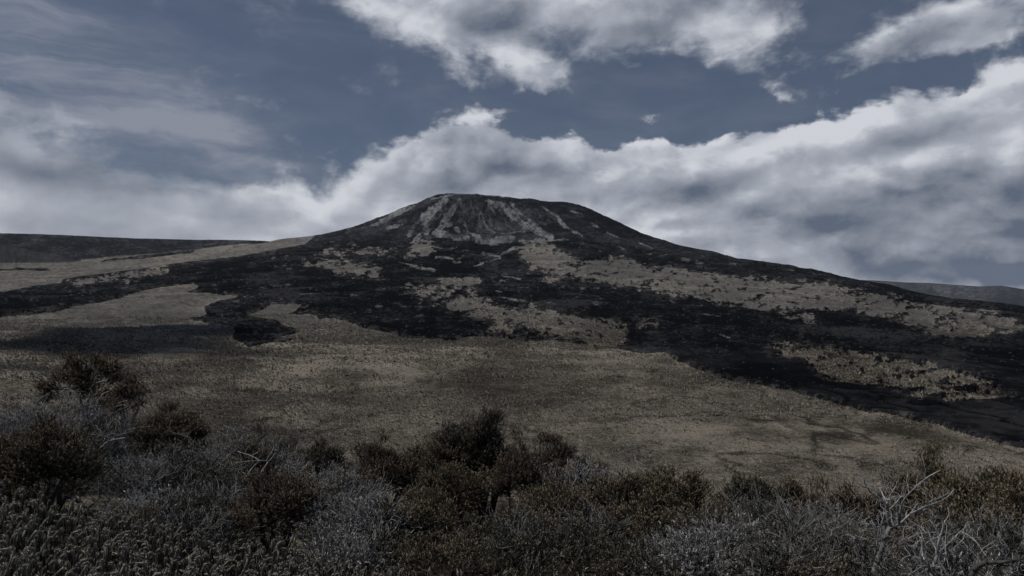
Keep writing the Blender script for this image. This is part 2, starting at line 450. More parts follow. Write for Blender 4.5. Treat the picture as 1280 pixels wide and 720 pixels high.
streaks = [([(557, 250), (538, 265), (531, 277), (533, 291)], 4), ([(547, 256), (519, 277), (511, 294)], 3.2), ([(573, 251), (561, 265), (554, 277), (545, 289)], 4.5), ([(545, 291), (559, 294)], 5),
           ([(564, 295), (583, 298)], 4), ([(571, 282), (573, 291)], 3), ([(580, 284), (592, 291), (599, 298)], 3), ([(597, 301), (613, 304), (639, 297)], 5), ([(612, 252), (630, 258), (646, 268), (662, 282), (688, 297)], 4.5),
           ([(642, 256), (658, 270), (677, 287), (688, 294)], 2.5), ([(679, 258), (696, 270), (708, 284), (727, 295)], 1.8), ([(738, 278), (747, 284)], 2.4), ([(715, 264), (727, 269)], 1.8),
           ([(465, 282), (488, 270), (517, 258)], 2.6), ([(484, 284), (502, 281)], 3), ([(649, 301), (710, 301)], 1.5), ([(580, 270), (583, 282)], 2.5), ([(594, 334), (625, 323)], 1.6), ([(625, 316), (656, 308)], 1.8),
           ([(606, 317), (623, 320)], 4), ([(514, 334), (543, 338.5)], 2.2), ([(499, 328), (514, 333)], 1.6), ([(545, 322), (566, 324)], 1.8), ([(540, 248), (580, 243), (640, 247)], 1.2), ([(600, 262), (607, 275), (618, 288)], 1.6),
           ([(525, 295), (518, 302)], 3), ([(626, 290), (660, 286)], 1.8), ([(612, 256), (618, 262)], 2), ([(760, 290), (772, 296)], 1.6), ([(800, 304), (815, 311)], 1.4), ([(1030, 466), (1040, 470)], 1),
           ([(700, 330), (720, 338)], 2), ([(628, 346), (650, 350)], 1.4), ([(618, 372), (660, 377)], 1.4), ([(880, 395), (900, 398)], 1), ([(900, 420), (912, 424)], 1), ([(540, 262), (535, 268)], 3)]

wu = 6.5 * fbm(U, V0 * 2.6, 60, 6, 0.72)
wv = 3.4 * fbm(U + 900, V0 * 2.6 + 300, 45, 6, 0.72)
UW = U + wu; VW = V0 + wv * np.clip((V0 - 290) / 60, 0.25, 1)
front = RR < 3300
lava_s = sdf_poly(lava_poly, UW, VW, pad=60)
lava_s[lava_s < -900] = -50
patchy = fbm(U, V0 * 3.0, 22, 5, 0.65)
isl = np.full(U.shape, -50.0); fine_n = fbm(U + 77, V0 * 2.4, 7, 4, 0.8)
for p_ in islands:
    isl = np.maximum(isl, sdf_poly(p_, UW, VW))
lava_val = np.minimum(lava_s, -(np.minimum(isl, 2.6) + 9.0 * patchy + (12.0 - 4.5 * np.clip((V0 - 400) / 40, 0, 1)) * fine_n * np.clip((isl + 9) / 6, 0, 1) + .4))
for p_ in far_dark: lava_val = np.maximum(lava_val, sdf_poly(p_, UW, VW) + 0.5)
cone = (sdf_poly(cone_poly, UW, VW, 30) > 0) & (RR > 1750) & front
back = (RR > 2480) & (RR < 3450) & (U > 395) & (U < 900)
cone = cone | back
pale = np.zeros(U.shape)
pn = fbm(U, V0, 14, 5, 0.75); brk = fbm(U + 31, V0 + 9, 5, 4, 0.75)
for pts, w in streaks:
    d = dist_line(pts, U + 2.2 * pn, V0 + 1.4 * fbm(U + 50, V0, 9, 4, 0.6))
    pale = np.maximum(pale, np.clip((w * .95 * (1 + 1.1 * pn) - d) / .8, 0, 1) * np.clip(.78 + 1.6 * brk, .12, 1))
# faint streaks running down the cone, fanning from the summit
fan = np.arctan2(U - 600, V0 - 190)
fn = fbm(fan * 60 + 7 * fbm(U, V0, 20, 4), V0 * 0.5, 6.0, 6, 0.75)
facew = np.exp(-((U - 566) / 60) ** 2 - ((V0 - 278) / 24) ** 2)
pale = np.maximum(pale, np.clip((fn - 0.30) * 2.0, 0, 0.40) * np.clip((760 - U) / 90, 0.25, 1) * cone)
bl = fbm(fan * 60 + 40, V0 * 0.75, 8, 6, 0.7)
thin = fbm(fan * 150 + 9 * fbm(U, V0, 30, 4), V0 * 0.35, 5, 5, .7)
pale = np.maximum(pale, np.clip((thin - .22) * 4, 0, .8) * cone * np.exp(-((U - 590) / 95) ** 2 - ((V0 - 276) / 26) ** 2) * np.clip(.9 + 1.5 * brk, .1, 1))
gully = np.exp(-((U - 588 - (V0 - 270) * .35) / 13) ** 2) * (V0 < 292)
facew = facew * (1 - .8 * gully)
pale = np.maximum(pale, np.clip((bl - 0.16) * 5.0, 0, 0.85) * facew * cone * np.clip(.8 + 1.5 * brk, .2, 1))
pale = np.maximum(pale, np.clip((fbm(U + 5, V0 * 3.5, 16, 6, .75) - .34) * 6, 0, .8) * (lava_val > 0) * ~cone * np.clip(1.2 - np.abs(U - 640) / 800, 0, 1) * np.clip((420 - V0) / 60, .15, 1))
edge = np.clip(1 - lava_val / 7, 0, 1) * (lava_val > 0)
pale = np.maximum(pale, edge * np.clip((fbm(U + 300, V0 * 3, 9, 5, .8) - .05) * 5, 0, .28) * ~cone)
pale = pale * np.clip(.72 + .8 * fbm(U + 3, V0 * 1.3, 3.5, 3, .8) + .3 * pn, .1, 1)
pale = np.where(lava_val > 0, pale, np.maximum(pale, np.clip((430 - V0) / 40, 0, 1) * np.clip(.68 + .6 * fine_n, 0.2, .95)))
pale = np.where(front, pale, 0)

# relief
mn = RR * 0.010
lavaness = np.clip(lava_val / 3 + 0.5, 0, 1)
midm = np.clip((RR - 80) / 80, 0, 1) * np.clip((4500 - RR) / 500, 0, 1)
Z = Z + midm * (0.95 * fbm(X, Y, 16, 5, 0.6, mn) + 2.8 * fbm(X, Y, 70, 4, 0.55) * np.clip((RR - 150) / 300, 0, 1))
Z = Z + midm * lavaness * front * np.where(cone, 0.2, 1) * (.9 + 1.5 * np.abs(fbm(X + 500, Y, 34, 6, 0.5, mn * 1.5)) + 4.0 * np.clip(RR / 900 - .5, 0, 1) * fbm(X, Y + 800, 110, 5, 0.55, mn))
Z = Z - midm * np.abs(pale) * 0
# gullies on the cone, running down from the summit
conew = np.clip((RR - 1950) / 250, 0, 1) * np.clip((2700 - RR) / 250, 0, 1) * np.clip((U - 420) / 60, 0, 1) * np.clip((860 - U) / 60, 0, 1)
gul = .55 * np.abs(fbm(fan * 60 + 5 * fbm(U, V0, 24, 4), V0 * 0.45, 11.0, 6, 0.62))
Z = Z - conew * (gul * 16 * np.clip((V0 - 240) / 20, 0, 1)) + conew * 2.5 * fbm(X, Y, 60, 5, 0.6, mn)
# slumped bowl in the face of the cone
bowl = np.exp(-((U - 604) / 62) ** 2 - ((V0 - 283) / 20) ** 2)
Z = Z - conew * bowl * 26 - conew * 12 * np.exp(-((U - 588 - (V0 - 270) * .35) / 9) ** 2) * np.clip((V0 - 246) / 12, 0, 1)
Z = Z + np.exp(-((RR - 2500) / 120) ** 2) * np.clip((U - 470) / 60, 0, 1) * np.clip((800 - U) / 60, 0, 1) * 3.2 * fbm(U, V0 * 0, 18, 5, 0.7)
Z = Z + conew * 7 * np.abs(fbm(U + 60, V0 * 2, 26, 6, .65))
# small bumps on the skyline of the shield
Z = Z + np.exp(-((RR - 2050) / 260) ** 2) * np.clip((U - 860) / 40, 0, 1) * np.clip((1130 - U) / 60, 0, 1) * 5.5 * fbm(U, V0 * 0, 24, 4, 0.65)
# rim: gullied scarp
rimw = np.exp(-((RR - 3760) / 130) ** 2) * np.clip((420 - U) / 60, 0, 1)
Z = Z - rimw * 28 * np.abs(fbm(U, RR * 0.02, 46, 5, 0.6)) * np.clip(1 - np.abs(V0 - 312) / 20, 0, 1)
spur = np.exp(-((RR - 3350) / 260) ** 2) * np.clip((95 - U) / 110, 0, 1.6)
Z = Z + spur * 95
farw = np.clip((RR - 4300) / 1500, 0, 1) * (U > 850)
Z = Z + farw * 30 * fbm(X, Y, 1500, 7, 0.58) * np.clip(1 - abs(RR - 6800) / 2000, 0, 1)
nearw = np.clip(RR / 10, 0, 1) * np.clip((90 - RR) / 30, 0, 1)
Z = Z + nearw * 0.12 * fbm(X, Y, 3.0, 3)
tone = 1.3 * fbm(X, Y, 70, 7, 0.62, mn) + 1.0 * fbm(U, V0 * 2.5, 70, 5, .6)
crack = np.abs(fbm(U + 11, V0 * 3.2, 13, 5, .7)); farp = np.clip((455 - V0) / 30, 0, 1)
crack2 = np.abs(fbm(X, Y * .6, 24, 5, .6, mn))
tone = tone - (1 - farp) * .9 * np.clip(1 - crack2 / .08, 0, 1) * np.clip(.5 + 1.5 * fbm(X + 99, Y, 90, 3), 0, 1)
tone = tone - farp * 1.5 * np.clip(1 - crack / .10, 0, 1) + farp * 1.0 * fbm(U, V0 * 3, 4, 3, .8)

idx = (np.arange(NA)[:, None] * NR + np.arange(NR)[None, :])
nx = np.roll(idx, -1, axis=0)
quads = np.stack([idx[:, :-1], idx[:, 1:], nx[:, 1:], nx[:, :-1]], axis=-1).reshape(-1, 4)


def fmean(a): return a.ravel()[quads].mean(axis=1)


fr = fmean(RR); fu = U.ravel()[quads[:, 0]]
f_cone = fmean(cone.astype(float)) > 0.5
f_rim = ((fr > 2950) & (fu < 100)) | ((fr > 3480) | ((fr > 2700) & (V0.ravel()[quads[:, 0]] < np.interp(fu, [-200, 0, 88, 141, 239, 316], [329, 328.6, 325, 320.5, 313, 301.5])))) & (fu < 450)
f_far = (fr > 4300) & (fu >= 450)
f_lava = (fmean(lava_val) > 0) & ~f_cone & ~f_rim & ~f_far & (fr > 95) & (fr < 4300)
VT = np.stack([X, Y, Z], -1).reshape(-1, 3)


def submesh(sel, name, mat, label):
    q = quads[sel]; used = np.zeros(len(VT), bool); used[q.ravel()] = True
    remap = np.cumsum(used) - 1
    me = make_mesh(name, VT[used], remap[q], mat, {'pale': pale.ravel()[used], 'tone': tone.ravel()[used]})
    return link(name, me, label=label, kind='structure')


def terrain_mat(name, c_dark, c_mid, c_light, pale_c, scale=0.25, bump=0.6, dist=1.5, spk=None, fine=1.3):
    m, T, p = material(name)
    geo = T.n('ShaderNodeNewGeometry').outputs['Position']
    nA = T.noise(geo, scale, 10, 0.72)
    nB = T.noise(geo, scale * 0.09, 6, 0.6)
    nC = T.noise(geo, scale * 4.3, 5, 0.7)
    t_ = T.m('ADD', T.m('MULTIPLY', T.m('SUBTRACT', nA, 0.5), 1.9), T.m('MULTIPLY', T.m('SUBTRACT', nB, 0.5), 1.9))
    t_ = T.m('ADD', t_, T.m('MULTIPLY', T.m('SUBTRACT', nC, 0.5), fine))
    t_ = T.m('ADD', t_, T.m('MULTIPLY', T.attr('tone'), 0.75))
    t_ = T.m('ADD', t_, 0.5, clamp=True)
    c = T.mix(T.mr(t_, 0.0, 0.5), c_dark, c_mid)
    c = T.mix(T.mr(t_, 0.5, 1.0), c, c_light)
    c = T.mix(T.m('MULTIPLY', T.attr('pale'), T.mr(nA, 0.3, 0.6, 0.45, 1.0)), c, pale_c)
    if spk:
        vo = T.n('ShaderNodeTexVoronoi'); T.link(geo, vo.inputs['Vector']); vo.inputs['Scale'].default_value = spk[0]
        s_ = T.mr(vo.outputs['Distance'], spk[1], spk[1] * 0.6, 0, 1)
        s2 = T.mr(T.noise(geo, 0.02, 5, 0.6), 0.52, 0.62, 0, 1)
        c = T.mix(T.m('MULTIPLY', s_, s2), c, spk[2])
    T.link(c, p.inputs['Base Color']); p.inputs['Roughness'].default_value = 1.0
    p.inputs['Specular IOR Level'].default_value = 0.0
    bp = T.n('ShaderNodeBump'); bp.inputs['Strength'].default_value = bump; bp.inputs['Distance'].default_value = dist
    T.link(T.m('ADD', nA, T.m('MULTIPLY', nC, 0.4)), bp.inputs['Height']); T.link(bp.outputs[0], p.inputs['Normal'])
    return m


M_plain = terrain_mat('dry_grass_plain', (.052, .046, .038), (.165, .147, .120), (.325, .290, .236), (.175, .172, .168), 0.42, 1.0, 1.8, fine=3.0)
M_lava = terrain_mat('lava_rock', (.0045, .005, .0062), (.0125, .0132, .0155), (.034, .0345, .038), (.30, .29, .275), 0.16, 0.9, 2.0, spk=(0.11, 0.10, (.20, .19, .18)))
M_cone = terrain_mat('volcano_rock', (.008, .0095, .0125), (.018, .0205, .0255), (.046, .050, .057), (.27, .275, .285), 0.03, 0.8, 8.0)
M_rim = terrain_mat('scarp_rock', (.012, .0135, .0165), (.030, .032, .037), (.075, .077, .081), (.07, .07, .07), 0.018, 0.7, 20.0)
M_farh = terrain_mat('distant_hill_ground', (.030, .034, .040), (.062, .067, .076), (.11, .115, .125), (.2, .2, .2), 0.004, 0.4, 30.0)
submesh(~(f_cone | f_rim | f_far | f_lava), 'ground', M_plain, 'dry brown grass plain below the volcano')
submesh(f_lava, 'lava_field', M_lava, 'black lava flows spreading across the plain below the cone')
submesh(f_cone, 'volcano', M_cone, 'dark volcanic cone with pale streaked face')
submesh(f_rim, 'caldera_rim', M_rim, 'long dark scarp on the left horizon')
submesh(f_far, 'far_hills', M_farh, 'hazy blue hills on the right horizon')

#PLANTS#
# ------------------------------------------------------------------ plant materials
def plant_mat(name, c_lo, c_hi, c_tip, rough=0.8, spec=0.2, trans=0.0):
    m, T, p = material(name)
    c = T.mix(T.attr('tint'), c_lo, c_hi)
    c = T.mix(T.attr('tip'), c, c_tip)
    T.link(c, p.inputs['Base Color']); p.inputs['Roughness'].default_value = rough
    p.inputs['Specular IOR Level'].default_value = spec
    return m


def wood_mat(name, c1, c2, scale=14):
    m, T, p = material(name)
    g = T.n('ShaderNodeTexCoord').outputs['Object']
    st = T.vm('MULTIPLY', g, (1, 1, .35))
    n_ = T.noise(st, scale, 6, 0.65); n2_ = T.noise(g, 2.2, 4, 0.6)
    c = T.mix(T.mr(T.m('ADD', T.m('MULTIPLY', n_, 0.6), T.m('MULTIPLY', n2_, 0.5)), 0.40, 0.68), c1, c2)
    T.link(c, p.inputs['Base Color']); p.inputs['Roughness'].default_value = 0.75
    bp = T.n('ShaderNodeBump'); bp.inputs['Strength'].default_value = 0.5; bp.inputs['Distance'].default_value = 0.01
    T.link(n_, bp.inputs['Height']); T.link(bp.outputs[0], p.inputs['Normal'])
    return m


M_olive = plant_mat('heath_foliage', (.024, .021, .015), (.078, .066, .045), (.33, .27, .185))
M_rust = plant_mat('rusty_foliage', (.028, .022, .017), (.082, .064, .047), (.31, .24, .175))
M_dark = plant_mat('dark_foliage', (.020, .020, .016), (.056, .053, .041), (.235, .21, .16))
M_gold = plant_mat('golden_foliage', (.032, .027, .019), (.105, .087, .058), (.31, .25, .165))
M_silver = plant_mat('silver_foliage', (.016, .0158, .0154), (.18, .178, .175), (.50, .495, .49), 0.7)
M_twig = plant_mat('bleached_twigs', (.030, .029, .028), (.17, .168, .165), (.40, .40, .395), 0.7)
M_greyleaf = plant_mat('grey_foliage', (.015, .0155, .0135), (.070, .070, .064), (.22, .216, .20), 0.8)
M_club = plant_mat('club_foliage', (.022, .021, .018), (.060, .056, .046), (.27, .25, .21), 0.8)
M_grass = plant_mat('dry_grass', (.085, .072, .056), (.20, .178, .145), (.33, .30, .25), 0.9, 0.1)
M_tuft = plant_mat('plain_grass', (.030, .027, .023), (.20, .179, .150), (.43, .388, .33), 0.95, 0.05)
M_bark = wood_mat('dark_bark', (.018, .016, .015), (.10, .095, .09))
M_dead = wood_mat('bleached_wood', (.06, .06, .062), (.50, .495, .50), 12)
M_ashw = wood_mat('ashen_wood', (.03, .03, .032), (.36, .36, .37), 6)
M_stone = wood_mat('lava_stone', (.006, .006, .007), (.028, .028, .031), 5)


# ------------------------------------------------------------------ plant geometry
def tube_arrays(pts, rad, sides=4):
    pts = np.asarray(pts, float); n = len(pts)
    tan = np.gradient(pts, axis=0); tan /= np.linalg.norm(tan, axis=1, keepdims=True) + 1e-9
    ref = np.array([0.3, 0.2, 1.0]) if abs(tan[0][2]) < 0.9 else np.array([1.0, 0.1, 0.0])
    a = np.cross(tan, ref); a /= np.linalg.norm(a, axis=1, keepdims=True) + 1e-9
    b_ = np.cross(tan, a)
    ph = np.arange(sides) * 2 * math.pi / sides
    V = pts[:, None, :] + np.asarray(rad)[:, None, None] * (np.cos(ph)[None, :, None] * a[:, None, :] + np.sin(ph)[None, :, None] * b_[:, None, :])
    V = V.reshape(-1, 3); Fc = []
    for i in range(n - 1):
        for k in range(sides):
            p = i * sides + k; q = i * sides + (k + 1) % sides
            Fc.append((p, q, q + sides)); Fc.append((p, q + sides, p + sides))
    for k in range(1, sides - 1): Fc.append(((n - 1) * sides, (n - 1) * sides + k, (n - 1) * sides + k + 1))
    return V, np.array(Fc)


class Acc:
    def __init__(s): s.V = []; s.F = []; s.t = []; s.p = []; s.n = 0
    def add(s, V, Fc, tint=0.5, tip=0.0):
        s.V.append(V); s.F.append(np.asarray(Fc) + s.n); s.n += len(V)
        s.t.append(np.broadcast_to(tint, (len(V),)).astype(np.float32)); s.p.append(np.broadcast_to(tip, (len(V),)).astype(np.float32))
    def tube(s, pts, rad, sides=4, tint=0.5, tip=0.0):
        V, Fc = tube_arrays(pts, rad, sides); s.add(V, Fc, tint, tip)
    def mesh(s, name, mat, smooth=False):
        if not s.V: return None
        return make_mesh(name, np.concatenate(s.V), np.concatenate(s.F), mat, {'tint': np.concatenate(s.t), 'tip': np.concatenate(s.p)}, smooth)
    def inst(s, tmpl, pos, dirs, scale, spin=None, tint=None, width=None):
        """copies of a template (V, F, tip) with +Z turned to dirs"""
        V, Fc, tp = tmpl; k = len(pos)
        if k == 0: return
        d = dirs / (np.linalg.norm(dirs, axis=1, keepdims=True) + 1e-9)
        ref = np.where(np.abs(d[:, 2:3]) > 0.93, np.array([[1.0, 0, 0]]), np.array([[0, 0, 1.0]]))
        a = np.cross(ref, d); a /= np.linalg.norm(a, axis=1, keepdims=True) + 1e-9
        b_ = np.cross(d, a)
        if spin is None: spin = rng.uniform(0, 2 * math.pi, k)
        cs, sn = np.cos(spin)[:, None], np.sin(spin)[:, None]
        a2 = a * cs + b_ * sn; b2 = -a * sn + b_ * cs
        w = scale if width is None else width
        P = pos[:, None, :] + (V[None, :, 0:1] * a2[:, None, :] + V[None, :, 1:2] * b2[:, None, :]) * w[:, None, None] + V[None, :, 2:3] * d[:, None, :] * scale[:, None, None]
        Fa = (Fc[None] + (np.arange(k) * len(V))[:, None, None]).reshape(-1, 3)
        if tint is None: tint = rng.uniform(0, 1, k)
        s.add(P.reshape(-1, 3), Fa, np.repeat(tint, len(V)), np.tile(tp, k))


def sprig(nleaf=30, leaf=0.22, wid=0.05, ang=0.9, bend=0.15, core=0.035, tipstart=0.55, r=None):
    r = r or rng
    A_ = Acc()
    tz = np.linspace(0, 1, 5)
    bx = bend * tz ** 2
    c = np.stack([bx, bx * 0.3, tz], -1)
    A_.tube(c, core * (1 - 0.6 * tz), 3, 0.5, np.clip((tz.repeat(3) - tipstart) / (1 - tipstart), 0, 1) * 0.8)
    for i in range(nleaf):
        t_ = 0.12 + 0.88 * (i + r.uniform(0, 1)) / nleaf
        ph = i * 2.4 + r.uniform(-.3, .3); an = ang * r.uniform(.7, 1.2) * (1.1 - 0.6 * t_)
        base = np.array([bend * t_ ** 2, bend * .3 * t_ ** 2, t_])
        d = np.array([math.sin(an) * math.cos(ph), math.sin(an) * math.sin(ph), math.cos(an)])
        side = np.cross(d, [0.1, 0.2, 1]); side /= np.linalg.norm(side) + 1e-9
        L = leaf * r.uniform(.7, 1.2)
        v = np.array([base + side * wid / 2, base - side * wid / 2, base + d * L * 0.6 + side * wid * .45, base + d * L])
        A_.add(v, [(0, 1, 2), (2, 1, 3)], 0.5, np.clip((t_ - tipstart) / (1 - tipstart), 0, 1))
    return np.concatenate(A_.V), np.concatenate(A_.F), np.concatenate(A_.p)


def club(r):
    """upright sprig densely set with short scale leaves, its tip nodding over"""
    A_ = Acc(); n = 9
    s = np.linspace(0, 1, n)
    ang = np.clip((s - 0.76) / 0.24, 0, 1) * r.uniform(1.1, 2.0)
    dz = np.cos(ang); dx = np.sin(ang)
    z = np.concatenate([[0], np.cumsum(dz[1:] / (n - 1))]); x = np.concatenate([[0], np.cumsum(dx[1:] / (n - 1))])
    c = np.stack([x, 0 * x, z], -1)
    rad = np.interp(s, [0, .3, .6, .9, 1], [.009, .015, .024, .024, .010])
    tipv = np.clip((s - 0.70) / 0.2, 0, 1)
    A_.tube(c, rad, 5, 0.5, tipv.repeat(5))
    for i in range(64):
        t_ = 0.25 + 0.75 * (i + r.uniform(0, 1)) / 64
        base = np.array([np.interp(t_, s, x), 0, np.interp(t_, s, z)]); a_ = np.interp(t_, s, ang)
        T_ = np.array([math.sin(a_), 0, math.cos(a_)]); N_ = np.array([math.cos(a_), 0, -math.sin(a_)]); B_ = np.array([0, 1, 0])
        ph = i * 2.4; rr = np.interp(t_, s, rad)
        o = N_ * math.cos(ph) + B_ * math.sin(ph); sd_ = np.cross(o, T_)
        L = 0.055
        p0 = base + o * rr * 0.6
        v = np.array([p0 + sd_ * .010, p0 - sd_ * .010, p0 + (o * .62 + T_ * .75) * L])
        A_.add(v, [(0, 1, 2)], 0.5, np.clip((t_ - 0.66) / 0.25, 0, 1))
    return np.concatenate(A_.V), np.concatenate(A_.F), np.concatenate(A_.p)


def curly(r, kink=0.5, subs=4, rad=0.013, segs=6, leafy=0):
    """one curling dead twig with side twigs"""
    A_ = Acc()
    def go(p, d, L, rd, depth):
        pts = [p]; n = segs if depth == 0 else segs - 2
        ax = r.normal(0, 1, 3); ax /= np.linalg.norm(ax)
        for i in range(n):
            d = d + np.cross(ax, d) * kink * r.uniform(.3, 1.0) + r.normal(0, kink * 0.22, 3); d = d + np.array([0, 0, .10]); d /= np.linalg.norm(d)
            p = p + d * L / n; pts.append(p)
            if depth < 1 and i > 0 and r.random() < subs / n:
                go(p, d + r.normal(0, .7, 3), L * r.uniform(.3, .55), rd * .65, depth + 1)
            for q in range(leafy if i > 1 or depth else 0):
                dd = d * .8 + r.normal(0, .6, 3); dd /= np.linalg.norm(dd); sdv = np.cross(dd, [0.1, 1, .2]) * 0.012
                A_.add(np.array([p + sdv, p - sdv, p + dd * 0.085]), [(0, 1, 2)], 0.5, r.uniform(.0, .6))
        A_.tube(pts, np.linspace(rd, rd * .35, len(pts)), 3, 0.5, r.uniform(0.1, 0.9))
    go(np.zeros(3), np.array([0, 0, 1.0]), 1.0, rad, 0)
    return np.concatenate(A_.V), np.concatenate(A_.F), np.concatenate(A_.p)


SPRIGS = [sprig(17, .26, .085, 1.0, b_, core=.04) for b_ in (.05, .2, .35, -.25)]
FINE = [sprig(18, .34, .060, .8, b_, core=.025) for b_ in (.05, .25, -.2)]
CLUBS = [club(rng) for _ in range(6)]
CURLS = [curly(rng, rng.uniform(.3, .6), 4, .012) for _ in range(12)]
FUZZ = [curly(rng, .45, 3, .011, 6, 6) for _ in range(8)]


def wobble_line(p0, p1, n, amp, r, up=0.0):
    t_ = np.linspace(0, 1, n)[:, None]
    base = p0 + (p1 - p0) * t_
    off = np.cumsum(r.normal(0, 1, (n, 3)), axis=0) * amp * np.linalg.norm(p1 - p0) / n
    off = off - off[0] - (off[-1] - off[0]) * t_
    sag = np.sin(t_ * math.pi) * up
    return base + off + np.array([0, 0, 1.0]) * sag


def crown_points(RX, RY, H, z0, n, r, inner=.35, shape=1.0):
    """points spread through a dome between z0 and H, mostly near its skin"""
    d = r.normal(0, 1, (n, 3)); d[:, 2] = np.abs(d[:, 2]) * 1.0 - 0.25; d /= np.linalg.norm(d, axis=1, keepdims=True)
    lob = 1 + 0.30 * np.sin(d[:, 0] * 4.1 + r.uniform(0, 6)) * np.cos(d[:, 1] * 3.7 + r.uniform(0, 6)) + r.normal(0, .10, n)
    k = r.uniform(inner, 1, n) ** 0.45 * lob
    zc = z0 + (H - z0) * 0.42
    up = H - zc; dn = zc - z0
    return np.stack([d[:, 0] * RX * k, d[:, 1] * RY * k, zc + np.where(d[:, 2] > 0, d[:, 2] * up, d[:, 2] * dn * 2) * k], -1), d


def heath(RX, H, z0, seed, trunk_r=0.035, nclump=34, per=17, sl=.20, templates=None, spread=.10, trunk_h=None, inner=.35, lean=(0, 0), seedheads=30, upward=.55):
    """returns (branches Acc, foliage Acc) of a bush: forked stems ending in clumps of leafy sprigs"""
    r = np.random.default_rng(seed); tm = templates or SPRIGS
    clumpy = r.uniform(.0, .35, 400)
    br = Acc(); fo = Acc()
    C, D = crown_points(RX * .90, RX * .90, H - sl * .55, z0, nclump, r, inner)
    C[:, :2] += np.array(lean) * (C[:, 2:3] / H)
    nst = max(2, int(nclump / 8)); th = trunk_h if trunk_h else z0 * .6 + .05
    roots = []
    if trunk_h:
        tp = np.array([lean[0] * th / H, lean[1] * th / H, th]); ln = wobble_line(np.zeros(3) - [0, 0, .1], tp, 7, .22, r)
        br.tube(ln, np.linspace(trunk_r * 1.25, trunk_r * .85, 7), 7); roots = [ln[-1]]
        for q in range(nst):
            ph = q * 2.4 + r.uniform(0, 1); e_ = ln[-1] + np.array([math.cos(ph) * RX * .42, math.sin(ph) * RX * .42, (H - th) * r.uniform(.25, .5)])
            l2 = wobble_line(ln[-1], e_, 6, .25, r); br.tube(l2, np.linspace(trunk_r * .75, trunk_r * .42, 6), 5); roots.append(l2[-1]); roots.append(l2[3])
    else:
        for q in range(nst):
            ph = q * 2.4; e_ = np.array([math.cos(ph) * RX * .38, math.sin(ph) * RX * .38, th + (H - th) * r.uniform(.15, .4)])
            l2 = wobble_line(np.array([math.cos(ph) * .05, math.sin(ph) * .05, -.1]), e_, 7, .2, r); br.tube(l2, np.linspace(trunk_r, trunk_r * .5, 7), 5); roots.append(l2[-1]); roots.append(l2[4])
    roots = np.array(roots)
    for c, d in zip(C, D):
        j = np.argmin(np.linalg.norm((roots - c) * [1, 1, 1.0], axis=1)); ln = wobble_line(roots[j], c, 5, .2, r)
        br.tube(ln, np.linspace(trunk_r * .38, trunk_r * .13, 5), 4)
        k = int(per * r.uniform(.7, 1.3))
        out = np.array([d[0], d[1], max(d[2], 0) + upward])
        dirs = out / np.linalg.norm(out) + r.normal(0, .42, (k, 3)); dirs[:, 2] += .15
        pos = c + r.normal(0, 1, (k, 3)) * spread * [1, 1, .7]
        # the base of each sprig hangs back towards the stem
        ct = np.clip(r.uniform(.1, .9) + r.normal(0, .16, k), 0, 1)
        for q, T_ in enumerate(tm):
            s_ = slice(q, k, len(tm)); fo.inst(T_, pos[s_] - dirs[s_] * sl * .35, dirs[s_], sl * r.uniform(.7, 1.25, len(pos[s_])), tint=ct[s_])
    return br, fo


def silver(RX, H, seed, n=150, L=.42, templates=None, leafy=True):
    n = int(n * .62)
    r = np.random.default_rng(seed); br = Acc(); fo = Acc()
    stems = []
    for q in range(9):
        ph = q * 2.4 + r.uniform(0, 1); k = r.uniform(.3, .8)
        e_ = np.array([math.cos(ph) * RX * k, math.sin(ph) * RX * k, H * r.uniform(.45, .85)])
        ln = wobble_line(np.array([math.cos(ph) * .06, math.sin(ph) * .06, -.1]), e_, 8, .28, r); br.tube(ln, np.linspace(.018, .007, 8), 4); stems.append(ln)
    P_ = np.concatenate([s[2:] for s in stems]); j = r.integers(0, len(P_), n)
    pos = P_[j] + r.normal(0, .5, (n, 3)) * [RX * .28, RX * .28, H * .12]
    pos[:, 2] = np.clip(pos[:, 2], 0, H * .9)
    dirs = np.stack([pos[:, 0] / RX, pos[:, 1] / RX, np.full(n, .75)], -1) + r.normal(0, .5, (n, 3))
    tn = r.uniform(0, 1, n)
    for q, T_ in enumerate(CURLS):
        s_ = slice(q, int(n * .55), len(CURLS)); br.inst(T_, pos[s_], dirs[s_], L * r.uniform(.6, 1.2, len(pos[s_])), tint=tn[s_])
    for q, T_ in enumerate(FUZZ):
        s_ = slice(int(n * .45) + q, n, len(FUZZ)); fo.inst(T_, pos[s_], dirs[s_], L * r.uniform(.5, 1.0, len(pos[s_])), tint=tn[s_])
    m_ = n * 5
    C_, D_ = crown_points(RX * .85, RX * .85, H * .92, H * .08, max(8, n // 7), r, .4)
    j = r.integers(0, len(C_), m_); pos = C_[j] + r.normal(0, 1, (m_, 3)) * [.11, .11, .08]
    dirs = D_[j] + r.normal(0, .45, (m_, 3)); dirs[:, 2] = np.abs(dirs[:, 2]) + .35
    tn = np.clip(r.uniform(0, 1, len(C_))[j] + r.normal(0, .2, m_), 0, 1)
    for q, T_ in enumerate(SPRIGS + FINE[:2]):
        s_ = slice(q, m_, 6); fo.inst(T_, pos[s_], dirs[s_], r.uniform(.07, .13, len(pos[s_])), tint=tn[s_])
    return br, fo


